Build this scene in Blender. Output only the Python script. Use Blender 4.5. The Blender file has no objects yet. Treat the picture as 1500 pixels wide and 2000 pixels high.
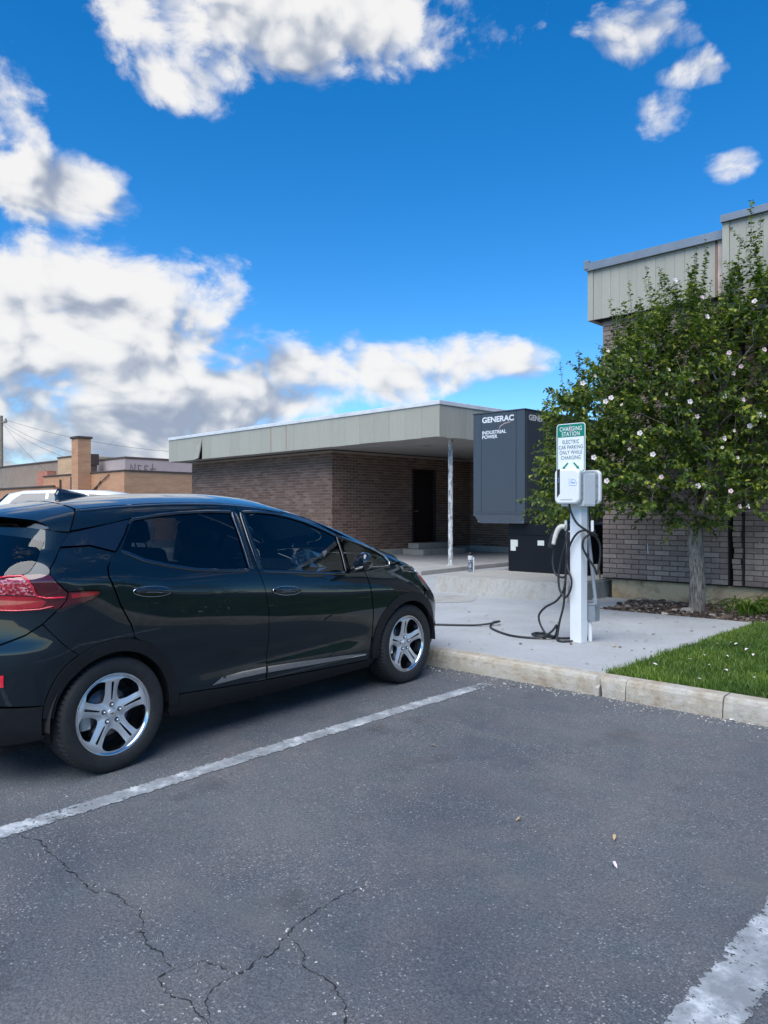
import bpy, bmesh, math, random
import numpy as np
from mathutils import Vector, Matrix
from mathutils.geometry import delaunay_2d_cdt

random.seed(7)
rng = np.random.default_rng(11)
PI = math.pi
scene = bpy.context.scene
COL = scene.collection

# ---------------------------------------------------------------- camera
cam_data = bpy.data.cameras.new('camera')
cam = bpy.data.objects.new('camera', cam_data)
COL.objects.link(cam)
cam_data.sensor_fit = 'VERTICAL'
cam_data.sensor_height = 32.0
cam_data.lens = 24.0                      # 1500 px focal length on a 2000 px high frame
cam_data.clip_start = 0.05
cam_data.clip_end = 6000
cam.location = (0, 0, 1.377)
cam.rotation_euler = (math.radians(90.0), 0, math.radians(44.0))
scene.camera = cam

# ---------------------------------------------------------------- world, sun, exposure
SUN_EL, SUN_AZ = 55.0, 160.0              # degrees, azimuth clockwise from +Y
world = bpy.data.worlds.new('World')
scene.world = world
world.use_nodes = True
sun_data = bpy.data.lights.new('sun', 'SUN')
sun_data.energy = 1.5
sun_data.angle = math.radians(60)         # sun behind thin cloud, no hard shadows in the photo
sun_data.color = (1.0, 0.97, 0.92)
sun = bpy.data.objects.new('sun', sun_data)
COL.objects.link(sun)
sun.rotation_euler = (math.radians(90 - SUN_EL), 0, math.radians(180 - SUN_AZ))
sun.location = (0, -5, 20)
scene.view_settings.view_transform = 'Standard'
scene.view_settings.look = 'None'
scene.view_settings.exposure = 1.68
scene.view_settings.gamma = 1.0
scene.view_settings.use_curve_mapping = False
scene.cycles.max_bounces = 6
scene.cycles.diffuse_bounces = 3
scene.cycles.glossy_bounces = 3
scene.cycles.transparent_max_bounces = 10


def build_world():
    world.cycles.sampling_method = 'MANUAL'
    world.cycles.sample_map_resolution = 256
    nt = world.node_tree
    N, L = nt.nodes, nt.links
    N.clear()
    out = N.new('ShaderNodeOutputWorld')
    bg = N.new('ShaderNodeBackground')
    bg.inputs['Strength'].default_value = 0.065
    sky = N.new('ShaderNodeTexSky')
    sky.sky_type = 'NISHITA'
    sky.sun_disc = False
    sky.sun_elevation = math.radians(SUN_EL)
    sky.sun_rotation = math.radians(SUN_AZ)
    sky.altitude = 1700
    sky.air_density = 1.0
    sky.dust_density = 0.25
    sky.ozone_density = 3.0
    tc = N.new('ShaderNodeTexCoord')

    def math_(op, a, b=None, c=None, clamp=False):
        n = N.new('ShaderNodeMath'); n.operation = op; n.use_clamp = clamp
        for i, v in enumerate((a, b, c)):
            if v is None: continue
            if isinstance(v, (int, float)): n.inputs[i].default_value = v
            else: L.new(v, n.inputs[i])
        return n.outputs[0]

    def mapr(v, a, b, c=0.0, d=1.0, smooth=True):
        n = N.new('ShaderNodeMapRange'); n.interpolation_type = 'SMOOTHSTEP' if smooth else 'LINEAR'
        L.new(v, n.inputs[0])
        for i, k in enumerate((a, b, c, d)): n.inputs[i + 1].default_value = k
        return n.outputs[0]

    sep = N.new('ShaderNodeSeparateXYZ'); L.new(tc.outputs['Generated'], sep.inputs[0])
    x, y, z = sep.outputs
    az = math_('ARCTAN2', math_('MULTIPLY', x, -1.0), y)         # 0 at +Y, growing to the left
    el = math_('ARCSINE', z)

    # cloud banks: azimuth, elevation, half widths (degrees), weight
    banks = [(65, 12.4, 11.0, 6.6, .80), (68, 5.5, 22, 5.2, .72), (46.5, 10.6, 14.5, 2.9, .66), (67.5, 20.8, 7.0, 2.6, .56), (71.0, 26.4, 3.4, 4.2, .48),
             (51, 33.0, 15.5, 4.4, .70), (59.0, 28.4, 3.6, 2.3, .50), (50, 40.0, 20, 6.0, .66), (25.4, 30.6, 4.0, 2.2, .46), (22.2, 28.1, 3.0, 1.2, .44), (24.0, 26.1, 2.2, 1.6, .44),
             (19.8, 22.4, 1.9, 1.0, .36), (55, 8.6, 10, 3.2, .66), (75, 52, 30, 8, .40), (10, 60, 30, 9, .38), (98, 16, 16, 9, .44), (-12, 17, 18, 6, .36), (-62, 24, 24, 9, .34),
             (150, 22, 30, 9, .30), (-140, 30, 30, 10, .30), (100, 60, 30, 10, .34), (-60, 62, 30, 10, .34)]
    ae = N.new('ShaderNodeCombineXYZ'); L.new(az, ae.inputs[0]); L.new(el, ae.inputs[1])
    total = None
    for (ba, be, wa, we, wt) in banks:
        sx, sy = 1 / math.radians(wa), 1 / math.radians(we)
        vm = N.new('ShaderNodeVectorMath'); vm.operation = 'MULTIPLY_ADD'
        L.new(ae.outputs[0], vm.inputs[0]); vm.inputs[1].default_value = (sx, sy, 0); vm.inputs[2].default_value = (-math.radians(ba) * sx, -math.radians(be) * sy, 0)
        dt = N.new('ShaderNodeVectorMath'); dt.operation = 'DOT_PRODUCT'
        L.new(vm.outputs[0], dt.inputs[0]); L.new(vm.outputs[0], dt.inputs[1])
        g = math_('MULTIPLY_ADD', dt.outputs['Value'], -wt * 0.62, wt)
        total = g if total is None else math_('MAXIMUM', total, g)
    total = math_('MAXIMUM', total, -0.25)

    def cloud_noise(off, det):
        v = N.new('ShaderNodeVectorMath'); v.operation = 'MULTIPLY_ADD'
        L.new(ae.outputs[0], v.inputs[0]); v.inputs[1].default_value = (1.0, 1.45, 0); v.inputs[2].default_value = (off[0], off[1], 3.7)
        n1 = N.new('ShaderNodeTexNoise'); n1.noise_dimensions = '2D'; n1.inputs['Scale'].default_value = 8.0; n1.inputs['Detail'].default_value = det
        n1.inputs['Roughness'].default_value = 0.60; n1.inputs['Distortion'].default_value = 0.2
        L.new(v.outputs[0], n1.inputs['Vector'])
        return n1, v.outputs[0]
    n1, vec = cloud_noise((0, 0), 7.0)
    n1b, _ = cloud_noise((0.012, 0.042), 3.0)                     # a little nearer the sun
    vo = N.new('ShaderNodeTexVoronoi'); vo.voronoi_dimensions = '2D'; vo.inputs['Scale'].default_value = 24.0; vo.feature = 'F1'
    wob = N.new('ShaderNodeMix'); wob.data_type = 'VECTOR'; wob.inputs[0].default_value = 0.09
    L.new(vec, wob.inputs[4]); L.new(n1.outputs['Color'], wob.inputs[5]); L.new(wob.outputs[1], vo.inputs['Vector'])
    puff = math_('SUBTRACT', 0.36, vo.outputs['Distance'])
    D = math_('ADD', total, math_('MULTIPLY_ADD', math_('SUBTRACT', n1.outputs[0], 0.5), 1.25, math_('MULTIPLY', puff, 0.16)))
    mask = mapr(D, 0.20, 0.58)
    n1c, _ = cloud_noise((0, 0), 3.0)
    lit = math_('SUBTRACT', n1c.outputs[0], n1b.outputs[0])
    n3 = N.new('ShaderNodeTexNoise'); n3.noise_dimensions = '2D'; n3.inputs['Scale'].default_value = 3.6; n3.inputs['Detail'].default_value = 4.0; n3.inputs['Roughness'].default_value = 0.5
    L.new(vec, n3.inputs['Vector'])
    thick = mapr(D, 0.40, 1.10)
    low = mapr(el, 0.05, 0.32, 0.14, 0.0, False)
    tone = math_('ADD', math_('MULTIPLY', lit, 1.6), math_('MULTIPLY', math_('SUBTRACT', n3.outputs[0], 0.5), 1.15))
    tone = math_('ADD', tone, math_('MULTIPLY', puff, 0.5))
    tone = math_('SUBTRACT', tone, math_('ADD', math_('MULTIPLY', thick, 0.16), low))
    base = mapr(tone, -0.62, 0.10)
    cr = N.new('ShaderNodeValToRGB'); L.new(base, cr.inputs[0])
    e_ = cr.color_ramp.elements
    e_[0].position = 0.0; e_[0].color = (0.36, 0.42, 0.55, 1)
    e_[1].position = 1.0; e_[1].color = (1.0, 1.0, 1.0, 1)
    k = e_.new(0.35); k.color = (0.56, 0.61, 0.70, 1)
    k = e_.new(0.68); k.color = (0.82, 0.845, 0.885, 1)
    ramp = N.new('ShaderNodeMix'); ramp.data_type = 'RGBA'; ramp.blend_type = 'MULTIPLY'; ramp.inputs[0].default_value = 1.0
    L.new(cr.outputs[0], ramp.inputs[6]); ramp.inputs[7].default_value = (4.5, 4.45, 4.4, 1)
    hs = N.new('ShaderNodeHueSaturation'); hs.inputs['Saturation'].default_value = 1.38
    L.new(sky.outputs[0], hs.inputs['Color'])
    mix = N.new('ShaderNodeMix'); mix.data_type = 'RGBA'
    above = mapr(el, -0.02, 0.01)
    L.new(math_('MULTIPLY', math_('MULTIPLY', mask, above), 0.97), mix.inputs[0])
    L.new(hs.outputs[0], mix.inputs[6]); L.new(ramp.outputs[2], mix.inputs[7])
    L.new(mix.outputs[2], bg.inputs['Color'])
    L.new(bg.outputs[0], out.inputs['Surface'])


build_world()

# ---------------------------------------------------------------- helpers
def tag(o, label=None, category=None, group=None, kind=None):
    if label: o['label'] = label
    if category: o['category'] = category
    if group: o['group'] = group
    if kind: o['kind'] = kind
    return o


def empty(name, loc=(0, 0, 0), rz=0.0, parent=None):
    o = bpy.data.objects.new(name, None)
    COL.objects.link(o)
    o.location = loc
    o.rotation_euler = (0, 0, rz)
    o.empty_display_size = 0.1
    if parent: o.parent = parent
    return o


def mesh_data(name, verts, faces, mat=None, smooth=False, normals=None):
    me = bpy.data.meshes.new(name)
    me.from_pydata([tuple(map(float, v)) for v in verts], [], [tuple(map(int, f)) for f in faces])
    if mat is not None:
        for m in (mat if isinstance(mat, (list, tuple)) else [mat]): me.materials.append(m)
    if smooth or normals is not None:
        me.polygons.foreach_set('use_smooth', [True] * len(me.polygons))
    me.update()
    if normals is not None:
        me.normals_split_custom_set_from_vertices([tuple(map(float, n)) for n in normals])
    return me


def link(name, me, parent=None, loc=None, rot=None):
    o = bpy.data.objects.new(name, me)
    COL.objects.link(o)
    if parent: o.parent = parent
    if loc is not None: o.location = loc
    if rot is not None: o.rotation_euler = rot
    return o


def obj(name, vf, mat, parent=None, smooth=False, loc=None, rot=None):
    return link(name, mesh_data(name, vf[0], vf[1], mat, smooth), parent, loc, rot)


def join(*parts):
    V, F = [], []
    for v, f in parts:
        n = len(V)
        V.extend(tuple(p) for p in v)
        F.extend(tuple(i + n for i in k) for k in f)
    return V, F


def move(vf, d=(0, 0, 0), M=None):
    v = [Vector(p) for p in vf[0]]
    if M is not None: v = [M @ p for p in v]
    return [tuple(p + Vector(d)) for p in v], vf[1]


def box(x0, x1, y0, y1, z0, z1):
    v = [(x0, y0, z0), (x1, y0, z0), (x1, y1, z0), (x0, y1, z0), (x0, y0, z1), (x1, y0, z1), (x1, y1, z1), (x0, y1, z1)]
    return v, [(0, 3, 2, 1), (4, 5, 6, 7), (0, 1, 5, 4), (1, 2, 6, 5), (2, 3, 7, 6), (3, 0, 4, 7)]


def bm_out(bm):
    bm.verts.ensure_lookup_table()
    bm.verts.index_update()
    r = [tuple(v.co) for v in bm.verts], [tuple(v.index for v in f.verts) for f in bm.faces]
    bm.free()
    return r


def bbox(x0, x1, y0, y1, z0, z1, b=0.01, seg=2):
    bm = bmesh.new()
    v, f = box(x0, x1, y0, y1, z0, z1)
    vs = [bm.verts.new(p) for p in v]
    for k in f: bm.faces.new([vs[i] for i in k])
    bmesh.ops.bevel(bm, geom=bm.edges[:], offset=b, segments=seg, affect='EDGES', profile=0.5)
    return bm_out(bm)


def prism(poly, h0, h1, axis='z', bevel=0.0, seg=2):
    """extrude a closed 2-D outline; axis is the extrusion axis"""
    n = len(poly)
    def p3(a, b, c):
        return {'z': (a, b, c), 'y': (a, c, b), 'x': (c, a, b)}[axis]
    v = [p3(a, b, h0) for a, b in poly] + [p3(a, b, h1) for a, b in poly]
    f = [tuple(range(n - 1, -1, -1)), tuple(range(n, 2 * n))]
    f += [(i, (i + 1) % n, n + (i + 1) % n, n + i) for i in range(n)]
    bm = bmesh.new()
    vs = [bm.verts.new(p) for p in v]
    for k in f: bm.faces.new([vs[i] for i in k])
    bmesh.ops.recalc_face_normals(bm, faces=bm.faces[:])
    if bevel:
        caps = [e for e in bm.edges if len(e.link_faces) == 2 and any(len(q.verts) == n for q in e.link_faces) and n > 4 or
                (n == 4)]
        bmesh.ops.bevel(bm, geom=caps, offset=bevel, segments=seg, affect='EDGES', profile=0.5)
    return bm_out(bm)


def rrect(x0, x1, y0, y1, r, n=5):
    pts = []
    for cx, cy, a0 in ((x1 - r, y1 - r, 0), (x0 + r, y1 - r, 90), (x0 + r, y0 + r, 180), (x1 - r, y0 + r, 270)):
        for i in range(n + 1):
            a = math.radians(a0 + 90 * i / n)
            pts.append((cx + r * math.cos(a), cy + r * math.sin(a)))
    return pts


def catmull(pts, n=8):
    pts = [Vector(p) for p in pts]
    P = [pts[0] * 2 - pts[1]] + pts + [pts[-1] * 2 - pts[-2]]
    out = []
    for i in range(1, len(P) - 2):
        for k in range(n):
            t = k / n
            out.append(0.5 * ((2 * P[i]) + (P[i + 1] - P[i - 1]) * t + (2 * P[i - 1] - 5 * P[i] + 4 * P[i + 1] - P[i + 2]) * t * t +
                              (3 * P[i] - P[i - 1] - 3 * P[i + 1] + P[i + 2]) * t ** 3))
    out.append(P[-2])
    return out


def tube(pts, r, n=8, caps=True):
    pts = [Vector(p) for p in pts]
    rs = r if isinstance(r, (list, tuple)) else [r] * len(pts)
    V, F = [], []
    up = Vector((0, 0, 1))
    prev = None
    for i, p in enumerate(pts):
        t = (pts[min(i + 1, len(pts) - 1)] - pts[max(i - 1, 0)])
        t = t.normalized() if t.length > 1e-9 else up
        if prev is None:
            a = t.cross(up if abs(t.z) < 0.9 else Vector((1, 0, 0))).normalized()
        else:
            a = (prev - t * prev.dot(t))
            a = a.normalized() if a.length > 1e-6 else t.orthogonal().normalized()
        prev = a
        b = t.cross(a)
        for k in range(n):
            w = 2 * PI * k / n
            V.append(tuple(p + (a * math.cos(w) + b * math.sin(w)) * rs[i]))
        if i:
            for k in range(n):
                F.append(((i - 1) * n + k, (i - 1) * n + (k + 1) % n, i * n + (k + 1) % n, i * n + k))
    if caps:
        F.append(tuple(range(n - 1, -1, -1)))
        F.append(tuple(range((len(pts) - 1) * n, len(pts) * n)))
    return V, F


def lathe(prof, n=32, axis='z', closed=False):
    """profile of (radius, height)"""
    V, F = [], []
    m = len(prof)
    for k in range(n):
        a = 2 * PI * k / n
        for r, h in prof:
            c, s = r * math.cos(a), r * math.sin(a)
            V.append({'z': (c, s, h), 'y': (c, h, s), 'x': (h, c, s)}[axis])
    for k in range(n):
        for i in range(m - (0 if closed else 1)):
            j = (i + 1) % m
            q = (k * m + i, ((k + 1) % n) * m + i, ((k + 1) % n) * m + j, k * m + j)
            F.append(q if axis != 'y' else q[::-1])
    return V, F


def pip(px, py, poly):
    """vectorised point in polygon"""
    inside = np.zeros(px.shape, bool)
    n = len(poly)
    j = n - 1
    for i in range(n):
        xi, yi = poly[i]; xj, yj = poly[j]
        if yi != yj:
            c = ((yi > py) != (yj > py)) & (px < (xj - xi) * (py - yi) / (yj - yi) + xi)
            inside ^= c
        j = i
    return inside


def densify(poly, sp, closed=True):
    out = []
    n = len(poly)
    for i in range(n if closed else n - 1):
        a, b = poly[i], poly[(i + 1) % n]
        k = max(1, int(math.hypot(b[0] - a[0], b[1] - a[1]) / sp))
        for t in range(k): out.append((a[0] + (b[0] - a[0]) * t / k, a[1] + (b[1] - a[1]) * t / k))
    if not closed: out.append(tuple(poly[-1]))
    return out


def tri2d(poly, holes=(), sp=0.03, jitter=0.0):
    """triangulate a plane region: returns points (N,2) and triangles"""
    loops = [densify(poly, sp)] + [densify(h, sp) for h in holes]
    pts, edges = [], []
    for lp in loops:
        k = len(pts)
        pts += lp
        edges += [(k + i, k + (i + 1) % len(lp)) for i in range(len(lp))]
    b = np.array(pts)
    gx, gy = np.meshgrid(np.arange(b[:, 0].min(), b[:, 0].max(), sp), np.arange(b[:, 1].min(), b[:, 1].max(), sp))
    gx = gx.ravel().copy(); gy = gy.ravel().copy()
    if jitter:
        gx += rng.uniform(-jitter, jitter, gx.shape); gy += rng.uniform(-jitter, jitter, gy.shape)
    ok = pip(gx, gy, loops[0])
    for h in loops[1:]: ok &= ~pip(gx, gy, h)
    gx, gy = gx[ok], gy[ok]
    if len(gx):
        dmin = np.full(gx.shape, 9.0)
        for i in range(0, len(b)):
            dmin = np.minimum(dmin, (gx - b[i, 0]) ** 2 + (gy - b[i, 1]) ** 2)
        ok = dmin > (sp * 0.45) ** 2
        pts = pts + list(zip(gx[ok], gy[ok]))
    r = delaunay_2d_cdt([Vector(p) for p in pts], edges, [], 0, 1e-7)
    V = np.array([(p.x, p.y) for p in r[0]])
    T = np.array([f for f in r[2] if len(f) == 3])
    c = V[T].mean(1)
    ok = pip(c[:, 0], c[:, 1], loops[0])
    for h in loops[1:]: ok &= ~pip(c[:, 0], c[:, 1], h)
    return V, T[ok]


def text_mesh(name, body, size, mat, parent, loc, rot, extrude=0.0006, align='CENTER', sx=1.0, spacing=1.0, bold=0.0):
    cu = bpy.data.curves.new(name, 'FONT')
    cu.body = body
    cu.size = size
    cu.extrude = extrude
    cu.offset = bold
    cu.align_x = align
    cu.align_y = 'CENTER'
    cu.space_character = spacing
    tmp = bpy.data.objects.new('tmp', cu)
    COL.objects.link(tmp)
    dg = bpy.context.evaluated_depsgraph_get()
    dg.update()
    me = bpy.data.meshes.new_from_object(tmp.evaluated_get(dg))
    bpy.data.objects.remove(tmp)
    me.materials.clear()
    me.materials.append(mat)
    for v in me.vertices: v.co.x *= sx
    o = link(name, me, parent, loc, rot)
    return o

# ---------------------------------------------------------------- materials
def new_mat(name):
    m = bpy.data.materials.new(name)
    m.use_nodes = True
    nt = m.node_tree
    return m, nt, nt.nodes['Principled BSDF']


def node(nt, kind, **kw):
    n = nt.nodes.new(kind)
    for k, v in kw.items():
        if k in n.inputs: n.inputs[k].default_value = v
        else: setattr(n, k, v)
    return n


def mixc(nt, fac, a, b, blend='MIX'):
    n = nt.nodes.new('ShaderNodeMix'); n.data_type = 'RGBA'; n.blend_type = blend
    for i, v in ((0, fac), (6, a), (7, b)):
        if isinstance(v, (tuple, list)): n.inputs[i].default_value = (*v[:3], 1)
        elif isinstance(v, (int, float)): n.inputs[i].default_value = v
        else: nt.links.new(v, n.inputs[i])
    return n.outputs[2]


def ramp(nt, v, *stops):
    n = nt.nodes.new('ShaderNodeValToRGB')
    e = n.color_ramp.elements
    while len(e) < len(stops): e.new(0.5)
    for i, (p, c) in enumerate(stops):
        e[i].position = p
        e[i].color = (*c, 1) if isinstance(c, (tuple, list)) else (c, c, c, 1)
    nt.links.new(v, n.inputs[0])
    return n.outputs[0]


def coords(nt, which='Object', scale=(1, 1, 1)):
    t = nt.nodes.new('ShaderNodeTexCoord')
    if scale == (1, 1, 1): return t.outputs[which]
    mp = nt.nodes.new('ShaderNodeMapping')
    mp.inputs['Scale'].default_value = scale
    nt.links.new(t.outputs[which], mp.inputs[0])
    return mp.outputs[0]


def world_pos(nt, scale=(1, 1, 1)):
    g = nt.nodes.new('ShaderNodeNewGeometry')
    if scale == (1, 1, 1): return g.outputs['Position']
    mp = nt.nodes.new('ShaderNodeMapping')
    mp.inputs['Scale'].default_value = scale
    nt.links.new(g.outputs['Position'], mp.inputs[0])
    return mp.outputs[0]


def noise(nt, vec, scale, detail=4.0, rough=0.5):
    n = node(nt, 'ShaderNodeTexNoise', Scale=scale, Detail=detail, Roughness=rough)
    nt.links.new(vec, n.inputs['Vector'])
    return n.outputs[0]


def bump(nt, h, bsdf, strength=0.3, dist=0.01):
    b = node(nt, 'ShaderNodeBump', Strength=strength, Distance=dist)
    nt.links.new(h, b.inputs['Height'])
    nt.links.new(b.outputs[0], bsdf.inputs['Normal'])
    return b


def simple(name, col, rough=0.6, metal=0.0, var=0.12, scale=9.0, coat=0.0, bumpy=0.0, spec=0.5, emit=None):
    """colour with a little uneven wear, so that no surface is perfectly flat"""
    m, nt, b = new_mat(name)
    p = coords(nt)
    n1 = noise(nt, p, scale, 6, 0.6)
    dark = tuple(c * (1 - var) for c in col); lite = tuple(min(1, c * (1 + var)) for c in col)
    nt.links.new(ramp(nt, n1, (0.3, dark), (0.7, lite)), b.inputs['Base Color'])
    nt.links.new(ramp(nt, noise(nt, p, scale * 2.3, 5, 0.6), (0.3, max(0.02, rough - 0.08)), (0.7, min(1, rough + 0.08))), b.inputs['Roughness'])
    b.inputs['Metallic'].default_value = metal
    b.inputs['Specular IOR Level'].default_value = spec
    b.inputs['Coat Weight'].default_value = coat
    b.inputs['Coat Roughness'].default_value = 0.03
    if bumpy: bump(nt, noise(nt, p, scale * 8, 4, 0.6), b, bumpy, 0.005)
    return m


def mat_asphalt():
    m, nt, b = new_mat('asphalt')
    p = world_pos(nt)
    big = noise(nt, p, 0.75, 6, 0.62)
    mid = noise(nt, p, 3.2, 6, 0.65)
    fine = mixc(nt, 0.5, noise(nt, p, 95, 5, 0.7), noise(nt, p, 230, 3, 0.7))
    fine = ramp(nt, fine, (0.36, 0.18), (0.5, 0.5), (0.64, 0.84))
    base = ramp(nt, fine, (0.12, (0.040, 0.043, 0.047)), (0.5, (0.096, 0.101, 0.106)), (0.90, (0.200, 0.207, 0.212)))
    tint = ramp(nt, mid, (0.35, (0.88, 0.95, 1.0)), (0.68, (1.12, 1.05, 1.06)))
    base = mixc(nt, 1.0, base, tint, 'MULTIPLY')
    base = mixc(nt, 1.0, base, ramp(nt, big, (0.32, (0.70, 0.735, 0.79)), (0.5, 1.0), (0.68, (1.26, 1.21, 1.16))), 'MULTIPLY')
    oil = noise(nt, p, 1.9, 4, 0.55)
    base = mixc(nt, ramp(nt, oil, (0.60, 0.0), (0.72, 0.55)), base, (0.045, 0.046, 0.050))
    dusty = noise(nt, world_pos(nt, (0.5, 1.6, 1)), 1.4, 5, 0.6)
    base = mixc(nt, ramp(nt, dusty, (0.54, 0.0), (0.74, 0.5)), base, (0.150, 0.142, 0.135))
    # pale stones showing in the worn binder
    vor = node(nt, 'ShaderNodeTexVoronoi', Scale=105.0, Randomness=1.0); nt.links.new(p, vor.inputs['Vector'])
    sepc = nt.nodes.new('ShaderNodeSeparateColor'); nt.links.new(vor.outputs['Color'], sepc.inputs[0])
    wear = noise(nt, p, 1.7, 5, 0.6)
    thr = node(nt, 'ShaderNodeMath', operation='MULTIPLY_ADD'); nt.links.new(wear, thr.inputs[0]); thr.inputs[1].default_value = -1.15; thr.inputs[2].default_value = 1.47
    gt = node(nt, 'ShaderNodeMath', operation='GREATER_THAN'); nt.links.new(sepc.outputs[0], gt.inputs[0]); nt.links.new(thr.outputs[0], gt.inputs[1])
    lt = node(nt, 'ShaderNodeMath', operation='LESS_THAN'); nt.links.new(vor.outputs['Distance'], lt.inputs[0]); lt.inputs[1].default_value = 0.42
    st = node(nt, 'ShaderNodeMath', operation='MULTIPLY'); nt.links.new(gt.outputs[0], st.inputs[0]); nt.links.new(lt.outputs[0], st.inputs[1])
    stone = ramp(nt, sepc.outputs[1], (0.0, (0.15, 0.15, 0.15)), (0.7, (0.22, 0.22, 0.218)), (1.0, (0.32, 0.315, 0.305)))
    base = mixc(nt, st.outputs[0], base, stone)
    nt.links.new(base, b.inputs['Base Color'])
    b.inputs['Roughness'].default_value = 0.86
    b.inputs['Specular IOR Level'].default_value = 0.3
    hh = mixc(nt, 0.5, fine, vor.outputs['Distance'])
    bump(nt, hh, b, 0.55, 0.006)
    return m


def mat_concrete(name, col, stain=(0.30, 0.24, 0.17), amount=0.25, rough=0.85, vertical=False, sc=1.0):
    m, nt, b = new_mat(name)
    p = world_pos(nt)
    n1 = noise(nt, p, 1.1 * sc, 6, 0.6)
    n2 = noise(nt, p, 38 * sc, 5, 0.7)
    n3 = noise(nt, world_pos(nt, (6, 6, 0.7)) if vertical else p, 3.1 * sc, 6, 0.65)
    base = ramp(nt, n1, (0.3, tuple(c * 0.88 for c in col)), (0.7, tuple(c * 1.08 for c in col)))
    base = mixc(nt, 1.0, base, ramp(nt, n2, (0.3, 0.88), (0.7, 1.1)), 'MULTIPLY')
    f = ramp(nt, n3, (0.48, 0.0), (0.72, amount))
    base = mixc(nt, f, base, stain)
    nt.links.new(base, b.inputs['Base Color'])
    b.inputs['Roughness'].default_value = rough
    b.inputs['Specular IOR Level'].default_value = 0.3
    bump(nt, n2, b, 0.25, 0.004)
    return m


def mat_kerb():
    m, nt, b = new_mat('kerb_concrete')
    p = world_pos(nt)
    n1 = noise(nt, p, 4.5, 8, 0.7); n2 = noise(nt, world_pos(nt, (1, 1, 2.2)), 15, 7, 0.7); n3 = noise(nt, p, 85, 4, 0.7)
    base = ramp(nt, n1, (0.26, (0.25, 0.19, 0.125)), (0.42, (0.375, 0.32, 0.245)), (0.54, (0.415, 0.38, 0.315)), (0.72, (0.43, 0.425, 0.405)))
    base = mixc(nt, 1.0, base, ramp(nt, n2, (0.30, (0.74, 0.69, 0.62)), (0.50, 1.0), (0.75, 1.06)), 'MULTIPLY')
    base = mixc(nt, 1.0, base, ramp(nt, n3, (0.28, 0.55), (0.40, 0.97), (0.7, 1.08)), 'MULTIPLY')
    nt.links.new(base, b.inputs['Base Color'])
    b.inputs['Roughness'].default_value = 0.9
    bump(nt, mixc(nt, 0.5, n2, n3), b, 0.5, 0.012)
    return m


def mat_brick(name, c0, c1, rough=0.85):
    m, nt, b = new_mat(name)
    oi = nt.nodes.new('ShaderNodeObjectInfo'); ge = nt.nodes.new('ShaderNodeNewGeometry')
    ad = node(nt, 'ShaderNodeMath', operation='ADD'); nt.links.new(oi.outputs['Random'], ad.inputs[0]); nt.links.new(ge.outputs['Random Per Island'], ad.inputs[1])
    fr = node(nt, 'ShaderNodeMath', operation='FRACT'); nt.links.new(ad.outputs[0], fr.inputs[0])
    base = ramp(nt, fr.outputs[0], (0.0, tuple(c * 0.78 for c in c0)), (0.5, c0), (0.85, c1), (1.0, tuple(c * 0.7 for c in c0)))
    p = world_pos(nt)
    n = noise(nt, p, 26, 6, 0.7)
    base = mixc(nt, 1.0, base, ramp(nt, n, (0.3, 0.8), (0.72, 1.2)), 'MULTIPLY')
    n2 = noise(nt, p, 1.6, 4, 0.6)
    base = mixc(nt, 1.0, base, ramp(nt, n2, (0.3, 0.88), (0.7, 1.1)), 'MULTIPLY')
    nt.links.new(base, b.inputs['Base Color'])
    b.inputs['Roughness'].default_value = rough
    bump(nt, noise(nt, p, 70, 4, 0.7), b, 0.35, 0.004)
    return m


def mat_paint_line():
    m, nt, b = new_mat('line_paint')
    p = world_pos(nt)
    nt.links.new(ramp(nt, noise(nt, p, 7, 6, 0.7), (0.40, (0.20, 0.215, 0.225)), (0.53, (0.29, 0.31, 0.325)), (0.64, (0.50, 0.52, 0.53))), b.inputs['Base Color'])
    b.inputs['Roughness'].default_value = 0.8
    geo = nt.nodes.new('ShaderNodeNewGeometry')
    wear = noise(nt, p, 42, 5, 0.75)
    wear2 = noise(nt, p, 5, 5, 0.65)
    a = node(nt, 'ShaderNodeMath', operation='MULTIPLY_ADD'); nt.links.new(wear2, a.inputs[0]); a.inputs[1].default_value = 0.55; nt.links.new(wear, a.inputs[2])
    al = ramp(nt, a.outputs[0], (0.62, 0.0), (0.68, 1.0))
    at = nt.nodes.new('ShaderNodeAttribute'); at.attribute_name = 'edge'
    ed = node(nt, 'ShaderNodeMath', operation='MULTIPLY_ADD'); nt.links.new(at.outputs['Fac'], ed.inputs[0]); ed.inputs[1].default_value = 0.55; nt.links.new(a.outputs[0], ed.inputs[2])
    al = ramp(nt, ed.outputs[0], (0.60, 0.0), (0.67, 1.0))
    nt.links.new(al, b.inputs['Alpha'])
    bump(nt, wear, b, 0.4, 0.004)
    return m


def mat_glass(name, tint=(0.10, 0.13, 0.14), rough=0.0):
    """thin tinted window: reflects by angle, lets dim light through"""
    m = bpy.data.materials.new(name)
    m.use_nodes = True
    nt = m.node_tree
    nt.nodes.clear()
    out = nt.nodes.new('ShaderNodeOutputMaterial')
    tr = node(nt, 'ShaderNodeBsdfTransparent', Color=(*tint, 1))
    gl = node(nt, 'ShaderNodeBsdfGlossy', Color=(0.95, 0.97, 1, 1), Roughness=rough)
    fr = node(nt, 'ShaderNodeFresnel', IOR=1.5)
    nz = noise(nt, coords(nt), 2.0, 2, 0.5)
    bp = node(nt, 'ShaderNodeBump', Strength=0.02, Distance=0.01); nt.links.new(nz, bp.inputs['Height'])
    nt.links.new(bp.outputs[0], gl.inputs['Normal'])
    mx = nt.nodes.new('ShaderNodeMixShader')
    nt.links.new(fr.outputs[0], mx.inputs[0]); nt.links.new(tr.outputs[0], mx.inputs[1]); nt.links.new(gl.outputs[0], mx.inputs[2])
    nt.links.new(mx.outputs[0], out.inputs['Surface'])
    return m


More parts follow.
